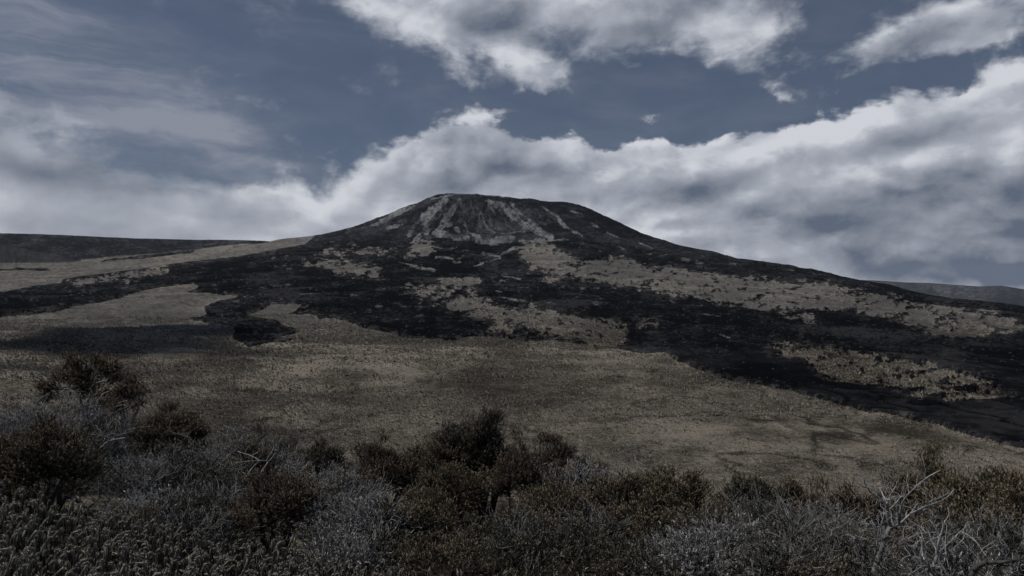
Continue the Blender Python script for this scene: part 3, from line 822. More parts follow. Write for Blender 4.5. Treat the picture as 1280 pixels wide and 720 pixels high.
def dead_tree(H, seed, trunk_r=.05, spread=.8, depth=4, first=.3, lean=(0, 0), kids=(2, 3), kink=.16):
    r = np.random.default_rng(seed); tr = Acc(); bra = Acc()
    def go(p, d, L, rd, dep):
        n = 7; pts = [p]
        for i in range(n):
            d = d + r.normal(0, kink, 3) + np.array([0, 0, .05]); d /= np.linalg.norm(d); p = p + d * L / n; pts.append(p)
        (tr if dep == 0 else bra).tube(pts, np.linspace(rd, rd * .66, n + 1) if dep < depth else np.linspace(rd, rd * .3, n + 1), 7 if dep < 2 else 4)
        if dep >= depth: return
        for q in range(r.integers(kids[0], kids[1] + 1)):
            ph = r.uniform(0, 6.28); s_ = spread * r.uniform(.6, 1.3)
            a = np.cross(d, [.2, .3, 1]); a /= np.linalg.norm(a) + 1e-9; b_ = np.cross(d, a)
            nd = d + (a * math.cos(ph) + b_ * math.sin(ph)) * s_; nd /= np.linalg.norm(nd)
            k = r.integers(4, n + 1) if q else n
            go(pts[k], nd, L * r.uniform(.6, .95) * (1 if dep else (1 - first) / first * .45), rd * r.uniform(.5, .72), dep + 1)
    go(np.array([0, 0, -.12]), np.array([lean[0], lean[1], 1.0]), H * first, trunk_r, 0)
    return tr, bra


# ------------------------------------------------------------------ placing
def spot(u, r):
    a = math.atan((u - HU) / F); return r * math.sin(a), r * math.cos(a)


def top_height(u, v, r):
    """stand point and the height that reaches source row v"""
    x, y = spot(u, r); z = float(ground_at(np.array([x]), np.array([y]))[0]); return x, y, z, y * (HV - v) / F - z


def root(name, x, y, z, label, cat, group, rz=0.0, sc=(1, 1, 1)):
    o = bpy.data.objects.new(name, None); COL.objects.link(o); o.location = (x, y, z); o.rotation_euler = (0, 0, rz); o.scale = sc
    o.empty_display_size = .2
    o['label'] = label; o['category'] = cat
    if group: o['group'] = group
    return o


G_H = 'brown heath bushes along the foreground ridge'
G_S = 'silver grey shrubs along the foreground ridge'
G_D = 'bleached dead shrubs along the foreground ridge'
seedc = [100]


def add_heath(u, v, w, r, label, mat=M_olive, name='heath_bush', z0f=.12, tree=False, cat='bush', **kw):
    x, y, z, H = top_height(u, v, r); H = max(H, .45); RX = w / 2 * y / F
    seedc[0] += 1
    area = RX * max(H * (1 - z0f), .4) * 6.0
    dens = kw.pop('dens', 1.0)
    sl = kw.pop('sl', .16) * .62 * min(1.3, (r / 10) ** .5)
    cr_ = kw.pop('cr', .15)
    ncl = int(np.clip(area / (cr_ * cr_) * .32 * dens, 10, 120))
    br, fo = heath(RX, H, H * z0f, seedc[0], nclump=ncl, sl=sl, per=kw.pop('per', 36), spread=cr_ * .50, trunk_r=.03 + .012 * H, trunk_h=(H * tree if tree else None), **kw)
    o = root(name, x, y, z, label, cat, G_H)
    link('trunk' if tree else 'branches', br.mesh('branches', M_bark if not tree else M_ashw, True), o)
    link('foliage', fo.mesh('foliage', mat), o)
    return o


def add_silver(u, v, w, r, label, n=170, L=None, mats=(M_ashw, M_silver)):
    x, y, z, H = top_height(u, v, r); H = max(H, .4); RX = w / 2 * y / F
    seedc[0] += 1
    br, fo = silver(RX, H, seedc[0], n=n, L=L or min(.5, .22 + .25 * H))
    o = root('silver_shrub', x, y, z, label, 'shrub', G_S)
    link('branches', br.mesh('twigs', M_twig, False), o)
    link('foliage', fo.mesh('grey_leaves', mats[1], False), o)
    return o


def add_dead(u, v, r, label, seed, lean=(0, 0), trunk_r=.04, spread=.7, depth=4, first=.3, mat=None, kids=(2, 3), kink=.16, rz=0, tilt=None, H=None):
    x, y, z, H0 = top_height(u, v, r); H = H or H0
    tr, bra = dead_tree(1.0 * H, seed, trunk_r, spread, depth, first, lean, kids, kink)
    kk = H / max(float(V[:, 2].max()) for V in bra.V)
    tr, bra = dead_tree(1.0 * H, seed, trunk_r / kk * .75, spread, depth, first, lean, kids, kink)
    # scale to the height wanted
    zz = max(float(V[:, 2].max()) for V in bra.V); k = H / zz if tilt is None else 1.0
    o = root('dead_shrub', x, y, z, label, 'dead shrub', G_D, rz, (k, k, k))
    if tilt: o.rotation_euler = tilt
    link('trunk', tr.mesh('trunk', mat or M_dead, True), o); link('branches', bra.mesh('branches', mat or M_dead, True), o)
    return o


# trees and bushes standing clear against the plain
add_heath(108, 428, 92, 19, 'tall clumpy crowned heath tree standing highest on the far left edge of the ridge', M_olive, 'heath_tree', z0f=.36, tree=.30, cat='small tree', sl=.21, dens=.36, cr=.20, per=60, inner=.62)
add_heath(154, 474, 58, 17, 'small umbrella shaped heath tree leaning on a twisted trunk beside the tall clumpy one', M_rust, 'heath_tree', z0f=.50, tree=.42, cat='small tree', lean=(.30, 0), sl=.17, cr=.17, per=46, inner=.55, dens=.55)
add_heath(692, 538, 50, 13, 'ball crowned heath tree on a forked pale trunk right of the tallest central bush', M_rust, 'heath_tree', z0f=.46, tree=.40, cat='small tree', sl=.15, templates=FINE)
add_heath(404, 550, 48, 12.5, 'dark round topped heath tree on bare dark stems behind the rusty round bush', M_dark, 'heath_tree', z0f=.45, tree=.38, cat='small tree', sl=.15, templates=FINE)
add_heath(730, 566, 30, 13.2, 'thin open heath bush with pale stems right of the ball crowned tree', M_olive, z0f=.4, templates=FINE, sl=.13)
add_heath(750, 570, 18, 13.5, 'tiny tufted heath bush at the end of the pale stems by the ball crowned tree', M_rust, z0f=.5, templates=FINE, sl=.11)
add_heath(210, 512, 105, 15, 'broad brown heath bush right of the leaning umbrella tree', M_olive, sl=.17, templates=FINE)
add_heath(50, 524, 146, 10.5, 'large dark brown heath bush on the far left below the white twigs', M_olive, dens=1.1)
add_heath(8, 548, 90, 11.5, 'dark heath bush cut by the left edge of the view', M_dark)
add_heath(608, 512, 74, 13.2, 'tallest dark pointed heath bush at the centre of the ridge', M_dark, z0f=.2, templates=FINE, sl=.2, upward=1.3)
add_heath(572, 522, 62, 13.4, 'dark spiky heath bush touching the left side of the tallest central bush', M_dark, z0f=.2, templates=FINE, sl=.19, upward=1.2)
add_heath(540, 546, 70, 12.8, 'olive heath bush with loose twigs left of the central pair', M_olive, templates=FINE)
add_heath(482, 552, 100, 12.4, 'wide rusty brown heath bush left of centre against the plain', M_rust, templates=FINE)
add_heath(556, 580, 130, 11.6, 'broad dark heath bush filling the slope below the central pair', M_olive, templates=FINE)
add_heath(648, 552, 66, 12.0, 'rusty fine leaved heath bush in front of the ball crowned tree', M_rust, templates=FINE)
add_heath(345, 582, 108, 8.6, 'round rusty brown heath bush in front of the fallen pale branch', M_rust, dens=1.2)
add_heath(285, 632, 70, 7.6, 'low dark rusty bush at the lower left foot of the round rusty one', M_rust)
add_heath(530, 616, 124, 8.2, 'orange tipped heath bush at lower centre in front of the broad dark one', M_gold, dens=1.1)
add_heath(604, 655, 100, 6.9, 'low dark heath bush at bottom centre', M_dark)
add_heath(480, 668, 50, 6.6, 'narrow dark bush beside bleached twigs at bottom centre left', M_dark, upward=1.2)
add_heath(690, 598, 108, 9.4, 'dense brown heath bush below the ball crowned tree', M_olive, dens=1.1)
add_heath(764, 592, 96, 10.4, 'brown heath bush right of the dense one below the ball crowned tree', M_olive)
add_heath(838, 580, 104, 11.0, 'high olive heath bush rising against the plain right of centre', M_olive, dens=1.1)
add_heath(800, 626, 116, 8.4, 'large shaggy heath bush in front of the high olive one', M_olive, dens=1.1)
add_heath(722, 655, 100, 7.0, 'low brown heath bush at the bottom right of centre', M_dark)
add_heath(872, 626, 90, 9.2, 'dark rounded heath bush left of the small pale scrub patch', M_dark)
add_heath(935, 594, 80, 12, 'low heath bush in the row right of the high olive one', M_dark)
add_heath(984, 597, 60, 12.2, 'dark low heath bush with a few white twigs on top in the right hand row', M_olive)
add_heath(1028, 610, 60, 11.8, 'short brown heath bush under the thin slanting branches', M_rust)
add_heath(1074, 604, 64, 11.6, 'short rusty heath bush left of the big bleached trunk', M_rust)
add_heath(1165, 568, 84, 12.6, 'golden brown heath bush behind the branches of the big bleached shrub', M_gold, templates=FINE)
add_heath(1125, 600, 70, 12.4, 'brown heath bush between the bleached branches and the golden one', M_olive)
add_heath(1222, 582, 112, 10.2, 'largest golden tipped heath bush at the right side', M_gold, dens=1.1)
add_heath(1275, 600, 90, 9.4, 'golden heath bush cut by the right edge of the view', M_gold)
add_heath(1215, 628, 110, 9.0, 'dark shaded heath bush below the largest golden tipped one', M_olive)
add_heath(1002, 676, 46, 8.0, 'small solitary brown ball bush among silver scrub at lower right', M_rust, templates=FINE)
add_heath(1130, 676, 44, 7.8, 'small rusty bush between the two big bleached shrubs', M_rust, templates=FINE)
add_heath(165, 640, 80, 7.6, 'low dark bush at the inner edge of the club tipped heath', M_olive)
add_heath(250, 585, 75, 10.6, 'dim brown bush sunk in the grey tangle left of the round rusty one', M_dark)
add_heath(440, 590, 70, 11.2, 'short brown bush under the left end of the wide rusty one', M_olive, templates=FINE)
add_heath(660, 640, 90, 7.9, 'brown bush rising left of the leaning bare stick', M_olive)
add_heath(905, 630, 80, 9.8, 'rounded olive bush filling the gap before the right hand row', M_olive)
add_heath(985, 640, 70, 9.6, 'low brown bush behind the solitary ball bush', M_dark)
add_heath(1048, 660, 70, 8.2, 'dusky bush left of the foot of the largest bleached shrub', M_olive)
add_heath(1190, 612, 80, 9.6, 'brown bush left of the dark shaded one', M_olive)
add_heath(1250, 650, 90, 7.8, 'shaded bush at the right edge above the dark arching bough', M_dark)
add_heath(800, 690, 110, 6.3, 'low dark heath bush at the bottom edge left of the frosted silver shrub', M_dark)
add_heath(545, 690, 100, 6.2, 'low brown heath bush at the bottom edge under the orange tipped one', M_olive)
add_heath(1010, 700, 100, 6.2, 'dark heath bush at the bottom edge right of the small dark bush', M_olive)
add_heath(1075, 650, 80, 8.8, 'dusky bush just behind the trunk of the largest bleached shrub', M_dark)
add_heath(1160, 655, 80, 8.4, 'brown bush behind the fork of the second bleached shrub', M_olive)
add_heath(310, 560, 60, 12.2, 'olive bush poking through the grey green dome shrub', M_olive, templates=FINE)
add_heath(200, 560, 80, 12.0, 'shaded bush below the leaning umbrella tree', M_dark)
add_heath(235, 622, 80, 8.4, 'dark bush between the silver tangle and the dark grey shrub', M_dark)
add_heath(955, 690, 60, 7.2, 'small dark bush left of the solitary brown ball', M_dark)
x, y, z, H = top_height(326, 513, 60)
br, fo = heath(.62, H, H * .35, 991, nclump=26, per=12, sl=.30, spread=.14, trunk_r=.05, upward=1.0)
o = root('heath_bush', x, y, z, 'tiny lone dark bush sprouting out on the slope above the silver scrub', 'bush', G_H)
link('branches', br.mesh('branches', M_bark), o); link('foliage', fo.mesh('foliage', M_dark), o)
add_heath(1246, 573, 40, 48, 'dark bush far out on the plain edge near the right side', M_dark, sl=.45, cr=.5)

# silver shrubs
add_silver(52, 494, 135, 14.5, 'pale arched silver shrub crest on the far left skyline of the ridge', 330)
add_silver(18, 500, 100, 13.5, 'silver shrub cut by the left edge above the dark heath', 230)
add_silver(118, 522, 90, 13.2, 'dim grey shrub under the tall heath tree', 240, mats=(M_ashw, M_greyleaf))
add_silver(285, 538, 105, 13.6, 'grey shrub with upright sprays right of the broad brown bush', 260)
add_silver(340, 545, 110, 12.6, 'grey green dome shrub behind the fallen pale branch', 300, mats=(M_ashw, M_greyleaf))
add_silver(240, 575, 120, 11.0, 'tangled grey shrub below the broad brown bush', 280, mats=(M_ashw, M_greyleaf))
add_silver(175, 572, 110, 11.2, 'grey thicket shrub around the fallen dark log', 260)
add_silver(185, 622, 120, 8.6, 'bright silver tangle right of the large dark left bush', 280)
add_silver(265, 610, 110, 8.9, 'dark grey shrub left of the round rusty bush', 260, mats=(M_ashw, M_greyleaf))
add_silver(230, 650, 100, 7.2, 'grey shrub behind the club tipped heath', 220, mats=(M_ashw, M_greyleaf))
add_silver(402, 590, 70, 11.6, 'silver shrub around the stems of the dark round topped tree', 200)
add_silver(440, 605, 80, 10.4, 'bright silver shrub left of the wide rusty bush', 230)
add_silver(432, 640, 110, 8.2, 'tall wiry silver shrub between the rusty and the orange tipped bush', 300)
add_silver(470, 640, 60, 8.0, 'narrow silver spray against the orange tipped bush', 160)
add_silver(420, 685, 100, 6.4, 'silver scrub clump at the right end of the club tipped heath', 230)
add_silver(706, 578, 60, 12.8, 'silver scrub at the foot of the ball crowned tree', 190)
add_silver(752, 590, 60, 12.4, 'pale scrub below the tiny tufted bush', 170)
add_silver(792, 578, 56, 12.8, 'twiggy grey shrub with bare white tips above the central right bushes', 150)
add_silver(648, 672, 80, 7.4, 'small grey tangle between the two bottom centre bushes', 200, mats=(M_ashw, M_greyleaf))
add_silver(740, 650, 60, 8.2, 'grey tangle under the leaning bare stick', 160, mats=(M_ashw, M_greyleaf))
add_silver(905, 660, 80, 8.0, 'bright feathery silver shrub at lower right of centre', 230)
add_silver(860, 690, 90, 6.6, 'white frosted silver shrub at the bottom right of centre', 230)
add_silver(950, 636, 90, 9.6, 'dusky grey shrub in the gap right of the dark rounded bush', 240, mats=(M_ashw, M_greyleaf))
add_silver(1000, 655, 100, 8.8, 'grey shrub behind the solitary brown ball', 260, mats=(M_ashw, M_greyleaf))
add_silver(1045, 640, 90, 9.8, 'silver shrub left of the big bleached trunk', 250)
add_silver(1060, 680, 110, 7.2, 'grey shrub in front of the slanting dark branches', 260, mats=(M_ashw, M_greyleaf))
add_silver(1150, 640, 90, 9.2, 'dusky grey shrub between the bleached shrubs', 240, mats=(M_ashw, M_greyleaf))
add_silver(1200, 662, 110, 7.8, 'grey shrub under the dark shaded bush at right', 260, mats=(M_ashw, M_greyleaf))
add_silver(1262, 672, 80, 7.4, 'grey scrub at the lower right edge of the view', 220, mats=(M_ashw, M_greyleaf))
add_silver(1150, 692, 110, 6.3, 'dull grey scrub at the very bottom between the two bleached trunks', 230, mats=(M_ashw, M_greyleaf))
add_silver(1220, 700, 90, 5.9, 'silver scrub under the arching dark bough', 200)
add_silver(990, 700, 110, 6.4, 'dull grey scrub at the very bottom below the solitary brown ball', 240, mats=(M_ashw, M_greyleaf))

# dead shrubs and bare branches
TR8 = lambda L: [(1060 + a / 4.5, 560 + b_ / 4.5) for a, b_ in L]
TR3 = lambda L: [(200 + a / 5.142, 490 + b_ / 5.142) for a, b_ in L]
TR6 = lambda L: [(640 + a / 3.6, 520 + b_ / 3.6) for a, b_ in L]


def add_traced(r, label, trunk, branches, seed, mat=M_dead, depth=.5, mt=None):
    """bare shrub: each limb is (points, width in px at start, at end, depth at start, at end); it stands r metres away"""
    rr = np.random.default_rng(seed)
    u0, v0 = trunk[0][0][0]; x0, y0 = spot(u0, r); z0 = float(ground_at(np.array([x0]), np.array([y0]))[0])
    o = root('dead_shrub', x0, y0, z0, label, 'dead shrub', G_D)
    def build(lst, toground):
        A_ = Acc()
        for q, (pts, w0, w1, d0, d1) in enumerate(lst):
            P_ = np.array(pts, float); n = len(P_); t_ = np.linspace(0, 1, n)
            m_ = max(8, n * 3); tt = np.linspace(0, 1, m_)
            # Catmull-like smoothing of the polyline
            px_ = np.interp(tt, t_, P_[:, 0]); py_ = np.interp(tt, t_, P_[:, 1])
            kx = np.convolve(np.pad(px_, 1, 'edge'), [.25, .5, .25], 'valid'); ky = np.convolve(np.pad(py_, 1, 'edge'), [.25, .5, .25], 'valid')
            kx[0], ky[0], kx[-1], ky[-1] = px_[0], py_[0], px_[-1], py_[-1]
            j_ = np.cumsum(rr.normal(0, .6, m_)) * .6; j_ -= j_[0]; kx = kx + j_ * .6; ky = ky + np.roll(j_, 2) * .4 * (tt > .1)
            dd_ = r + d0 * depth + (d1 - d0) * depth * tt + rr.normal(0, .008, m_)
            a_ = np.arctan((kx - HU) / F); yy = dd_ * np.cos(a_); W_ = np.stack([dd_ * np.sin(a_), yy, yy * (HV - ky) / F], -1) - [x0, y0, z0]
            if toground and q == 0: W_ = np.concatenate([[[W_[0][0] * .5, W_[0][1] * .5, -.1]], W_])
            rad = np.linspace(w0, w1, len(W_)) * .34 * r / F * (1 + rr.normal(0, .13, len(W_)))
            A_.tube(W_, rad, 7 if w0 > 3 else 5)
            if not toground:
                for s_ in range(6):           # short side spurs
                    i_ = rr.integers(2, len(W_)); d_ = rr.normal(0, 1, 3) + [0, 0, .7]; L_ = rr.uniform(.05, .24) * r / 7
                    e_ = wobble_line(W_[i_ - 1], W_[i_ - 1] + d_ / np.linalg.norm(d_) * L_, 6, .5, rr); A_.tube(e_, np.linspace(rad[i_ - 1] * .6, rad[i_ - 1] * .15, 6), 4)
        return A_
    link('trunk', build(trunk, True).mesh('trunk', mt or mat, True), o); link('branches', build(branches, False).mesh('branches', mat, True), o)
    return o


add_traced(6.6, 'largest bleached dead shrub with wide bare branches at lower right',
    [(TR8([(140, 720), (180, 620), (215, 520), (245, 450)]), 9, 7, 0, 0), (TR8([(245, 450), (225, 400), (215, 350), (220, 300)]), 6, 4.5, 0, -.2)],
    [(TR8(l), a, b_, c, d) for l, a, b_, c, d in [
     ([(220, 300), (195, 260), (180, 225), (182, 185)], 3, 1.2, -.2, 0), ([(205, 310), (160, 275), (125, 245), (98, 205), (92, 165)], 3, 1.3, -.2, -.8),
     ([(245, 450), (290, 430), (350, 370), (388, 310)], 4, 2, 0, .5), ([(285, 430), (295, 350), (310, 300), (345, 260), (400, 200), (450, 160), (515, 125)], 3.4, 1.2, 0, -.9),
     ([(235, 345), (280, 300), (300, 275), (330, 262)], 2.4, 1.2, -.1, .7), ([(350, 370), (430, 330), (500, 310), (560, 280), (600, 230)], 3, 1.2, .3, 1.0), ([(440, 308), (500, 285), (575, 245)], 2.2, 1, .5, 1.3),
     ([(195, 525), (185, 450), (205, 400), (210, 370)], 4, 2, 0, -.4), ([(150, 600), (165, 540), (175, 470), (190, 420)], 2.6, 1.4, -.1, -.6), ([(160, 640), (60, 540), (20, 450), (0, 420)], 2.6, 1.2, 0, -.5),
     ([(178, 500), (155, 430), (125, 390), (115, 355)], 2.2, 1, -.3, -.8), ([(225, 300), (240, 260), (270, 215), (275, 185)], 2, 1, -.2, .4), ([(190, 270), (150, 240), (15, 185)], 1.8, .8, -.3, -1.0), ([(215, 250), (235, 180), (290, 152)], 1.8, .9, -.1, -.5),
     ([(235, 480), (180, 500), (130, 480)], 2, 1, 0, -.5), ([(400, 200), (410, 230), (385, 235)], 1.6, .8, -.6, -.5)]], 301, mt=M_ashw)
add_traced(6.0, 'second bleached dead shrub with a thick fork near the bottom right',
    [(TR8([(475, 740), (485, 680), (490, 640), (500, 580)]), 8, 5, 0, 0)],
    [(TR8(l), a, b_, c, d) for l, a, b_, c, d in [
     ([(500, 590), (515, 520), (545, 440), (520, 380), (500, 340), (470, 325)], 4.5, 1.4, 0, -.6), ([(470, 690), (400, 600), (330, 540), (290, 520)], 4, 1.4, 0, -.7),
     ([(495, 600), (560, 545), (610, 490), (700, 415)], 3.6, 1.3, 0, .8), ([(510, 610), (580, 575), (640, 520), (660, 480)], 2.8, 1.2, 0, .4), ([(462, 675), (430, 620), (440, 560)], 3, 1.4, 0, .5),
     ([(465, 700), (440, 655), (370, 700), (345, 720)], 3, 1.4, 0, -.9), ([(640, 470), (720, 520), (760, 580), (795, 630)], 2.6, 1.6, .6, .2), ([(420, 610), (415, 550), (420, 490), (400, 450)], 2.4, 1, -.2, .3),
     ([(500, 580), (470, 520), (455, 470)], 2.4, 1.1, 0, .6), ([(500, 690), (560, 620), (640, 600)], 2.4, 1.1, 0, .6), ([(620, 485), (680, 480), (690, 450)], 2, .9, .4, .9), ([(440, 480), (400, 430), (460, 400), (500, 380)], 1.8, .9, .2, .6)]], 302)
add_traced(5.6, 'dark arching dead bough in the bottom right corner',
    [(TR8([(690, 760), (700, 710), (720, 670), (790, 640)]), 10, 7, 0, 0)],
    [(TR8(l), a, b_, c, d) for l, a, b_, c, d in [
     ([(790, 640), (850, 645), (920, 640), (1010, 620)], 6, 4, 0, -.3), ([(795, 640), (850, 540), (845, 500)], 2.4, 1.1, 0, .4), ([(880, 642), (920, 560), (910, 500)], 2.6, 1, 0, -.4), ([(760, 650), (700, 560), (650, 480)], 3, 1.2, 0, .5),
     ([(920, 640), (930, 700), (960, 730)], 3, 1.6, -.2, -.3), ([(905, 560), (960, 540), (990, 500)], 2, .9, -.2, -.5)]], 303, mat=M_bark)
add_traced(10.6, 'fallen pale branch with spreading arms left of the dark round topped tree',
    [(TR3([(650, 520), (690, 460), (720, 430), (742, 395)]), 3, 3.4, .3, 0)],
    [(TR3(l), a, b_, c, d) for l, a, b_, c, d in [
     ([(700, 445), (640, 440), (560, 445), (480, 452)], 2.4, 1.2, 0, -.5), ([(640, 440), (590, 410), (500, 382)], 2, 1, -.2, .4), ([(640, 442), (580, 500), (540, 560), (500, 610)], 2, 1, -.2, -.6),
     ([(742, 400), (790, 440), (830, 465), (890, 460), (955, 470)], 2.4, 1.1, 0, .4), ([(830, 465), (828, 430), (835, 395)], 1.6, .9, .2, .3), ([(960, 450), (930, 495), (885, 525)], 2.2, 1.4, .2, 0), ([(830, 465), (830, 520), (800, 490)], 1.8, 1, .2, 0)]], 304)
add_traced(12.4, 'white forked dead stems right of the ball crowned tree',
    [(TR6([(262, 330), (262, 290), (255, 240), (250, 195)]), 2.8, 1.4, 0, 0)],
    [(TR6(l), a, b_, c, d) for l, a, b_, c, d in [
     ([(265, 320), (295, 275), (330, 230)], 2.8, 1.3, 0, -.4), ([(285, 290), (290, 240), (300, 200)], 2.2, 1, 0, .4), ([(330, 240), (350, 215), (360, 190)], 1.5, .8, -.3, -.4), ([(375, 300), (372, 250), (390, 215)], 2, 1, .2, .3), ([(310, 260), (340, 262), (352, 240)], 1.5, .8, 0, 0)]], 305)
add_traced(12.7, 'pale bare branches left of the ball crowned tree',
    [(TR6([(188, 330), (185, 285), (165, 258), (150, 240)]), 3.4, 2.6, 0, 0)],
    [(TR6(l), a, b_, c, d) for l, a, b_, c, d in [
     ([(150, 240), (125, 215), (110, 190), (75, 150)], 2.4, 1, 0, -.5), ([(110, 200), (80, 195), (60, 205)], 1.8, .9, -.2, -.5), ([(185, 285), (200, 250), (200, 215)], 2.4, 1.2, 0, -.4), ([(95, 170), (90, 120), (60, 70)], 1.4, .7, -.3, -.2)]], 306)
add_traced(8.0, 'leaning bare grey stick in front of the dense brown bush',
    [(TR6([(185, 650), (210, 600), (240, 555), (270, 510)]), 3.2, 1.8, 0, .2)],
    [(TR6(l), a, b_, c, d) for l, a, b_, c, d in [([(240, 555), (262, 530), (290, 505)], 1.6, .8, 0, .3), ([(215, 595), (222, 560), (215, 535)], 1.4, .7, 0, -.3)]], 307, mat=M_dead)
add_traced(7.0, 'thin arching pale stem beside the low brown bush at bottom centre',
    [(TR6([(80, 700), (72, 650), (55, 605), (35, 570)]), 2.6, 1.6, 0, .2)],
    [(TR6(l), a, b_, c, d) for l, a, b_, c, d in [([(35, 570), (15, 525), (-10, 500)], 1.6, .8, .2, .4), ([(60, 620), (75, 590), (72, 560)], 1.4, .7, .1, -.3)]], 308)
add_traced(7.8, 'crooked pale fork under the large shaggy bush',
    [(TR6([(258, 690), (275, 650), (300, 620), (322, 600)]), 3, 2, 0, .1)],
    [(TR6(l), a, b_, c, d) for l, a, b_, c, d in [([(322, 600), (320, 565), (345, 545), (385, 530)], 2.2, 1, .1, .4), ([(290, 630), (262, 600), (265, 580)], 1.8, .9, 0, -.3), ([(318, 600), (345, 600), (365, 620)], 1.6, .8, .1, 0)]], 309)
add_dead(1040, 618, 7.4, 'thin dark dead shrub with slanting branches left of the largest bleached one', 31, lean=(-.4, 0), trunk_r=.022, spread=.5, depth=3, first=.4, mat=M_ashw)
add_dead(1062, 596, 8.6, 'slender pale dead stem leaning left beside the largest bleached shrub', 37, lean=(-.6, .1), trunk_r=.018, spread=.5, depth=3, first=.5, mat=M_dead)
add_dead(400, 575, 10.2, 'pale dead branch leaning right behind the round rusty bush', 43, lean=(.8, 0), trunk_r=.02, spread=.8, depth=3, first=.35, mat=M_dead)
add_dead(800, 574, 11.9, 'row of short white bare twigs above the shaggy bush', 59, trunk_r=.022, spread=.9, depth=4, first=.35, mat=M_dead)
add_dead(890, 600, 11.4, 'small white curled dead shrub right of the high olive bush', 61, trunk_r=.022, spread=1.0, depth=4, first=.35, mat=M_dead)
add_dead(938, 618, 9.6, 'pale forked dead twig between the dark rounded and the low bush', 67, lean=(.3, 0), trunk_r=.02, spread=.6, depth=3, first=.4, mat=M_dead)
add_dead(428, 612, 9.0, 'dark thin dead shrub among bright silver scrub left of centre', 83, trunk_r=.018, spread=.6, depth=3, first=.3, mat=M_bark)
TR1 = lambda L: [(a / 4.5, 420 + b_ / 4.5) for a, b_ in L]
add_traced(12.0, 'fallen dark log with a pale end in the grey thicket at left',
    [(TR1([(560, 640), (600, 600), (640, 582), (712, 572)]), 4.5, 3, .2, -.2)],
    [(TR1(l), a, b_, c, d) for l, a, b_, c, d in [([(640, 580), (560, 560), (500, 552)], 3.2, 1.6, 0, .2), ([(640, 580), (655, 500), (672, 430)], 2.2, 1, 0, .3), ([(690, 575), (700, 520), (712, 470)], 1.8, .8, 0, .3), ([(610, 590), (620, 540), (590, 500)], 1.8, .8, 0, -.3)]], 310, mat=M_ashw)
add_dead(980, 608, 10.8, 'upright white dead twigs standing in the right hand row of bushes', 97, trunk_r=.018, spread=.5, depth=3, first=.4, mat=M_dead)
add_dead(60, 486, 13.6, 'sprawling white dead twigs over the far left crest', 101, lean=(.4, 0), trunk_r=.02, spread=1.0, depth=4, first=.3, mat=M_dead)
add_dead(890, 650, 7.6, 'long thin pale dead branch crossing the silver scrub at lower right', 103, lean=(.9, 0), trunk_r=.016, spread=.6, depth=3, first=.5, mat=M_dead)
add_dead(450, 640, 7.4, 'wiry bleached dead shrub beside the orange tipped bush', 107, trunk_r=.02, spread=.8, depth=4, first=.3, mat=M_dead)

# ------------------------------------------------------------------ masses nobody could count
# club tipped heath at bottom left
cl = Acc(); k = 2100
u_ = rng.uniform(-60, 520, k); r_ = rng.uniform(3.6, 7.2, k)
lim = np.interp(u_, [-60, 0, 120, 220, 300, 430, 520], [598, 602, 628, 655, 668, 680, 700])
a_ = np.arctan((u_ - HU) / F); x_ = r_ * np.sin(a_); y_ = r_ * np.cos(a_)
z_ = ground_at(x_, y_)
f_ = (r_ - 3.6) / 3.6
vt = 745 - (745 - lim) * f_ ** .8 + rng.uniform(-16, 20, k)
h_ = np.clip(y_ * (HV - vt) / F - z_, .25, 1.6)
cd = np.stack([rng.normal(0, .20, k), rng.normal(0, .18, k), np.ones(k)], -1)
cl_len = np.minimum(h_, rng.uniform(.28, .66, k))
sp = np.where(rng.random(k) < .75, rng.normal(.3, .7, k), rng.uniform(0, 6.28, k))
for q, T_ in enumerate(CLUBS):
    s_ = slice(q, k, len(CLUBS))
    cl.inst(T_, np.stack([x_, y_, z_ + h_ - cl_len], -1)[s_], cd[s_], cl_len[s_], spin=sp[s_], tint=rng.uniform(0, 1, k)[s_], width=cl_len[s_] * rng.uniform(.55, .85, len(x_[s_])))
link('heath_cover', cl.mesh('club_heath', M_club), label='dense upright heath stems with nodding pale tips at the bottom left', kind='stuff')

# scrub litter: low twigs and grey leaves covering the ridge between the shrubs
sc = Acc(); k = 4200
a_ = rng.uniform(-R(41), R(41), k); r_ = 3.5 * (30 / 3.5) ** rng.uniform(0, 1, k)
x_ = r_ * np.sin(a_); y_ = r_ * np.cos(a_); z_ = ground_at(x_, y_)
dd = np.stack([rng.normal(0, .6, k), rng.normal(0, .6, k), np.ones(k) * .8], -1)
hl = rng.uniform(.12, .30, k)
TM = CURLS[:6] + FUZZ
for q, T_ in enumerate(TM):
    s_ = slice(q, k, len(TM)); sc.inst(T_, np.stack([x_, y_, z_ + .0], -1)[s_], dd[s_], hl[s_])
link('undergrowth', sc.mesh('undergrowth', M_dark), label='low grey twiggy undergrowth covering the ridge between the shrubs', kind='stuff')
sc = Acc(); k = 8000
a_ = rng.uniform(-R(41), R(41), k); r_ = 3.5 * (45 / 3.5) ** rng.uniform(0, 1, k)
x_ = r_ * np.sin(a_); y_ = r_ * np.cos(a_); z_ = ground_at(x_, y_)
dd = np.stack([rng.normal(0, .5, k), rng.normal(0, .5, k), np.ones(k)], -1)
z_ = z_ + rng.uniform(-.05, .22, k)
for q, T_ in enumerate(FINE + SPRIGS):
    s_ = slice(q, k, 7); sc.inst(T_, np.stack([x_, y_, z_], -1)[s_], dd[s_], rng.uniform(.09, .20, k)[s_])
link('heath_litter', sc.mesh('heath_litter', M_dark), label='low brown heath seedlings carpeting the ridge', kind='stuff')

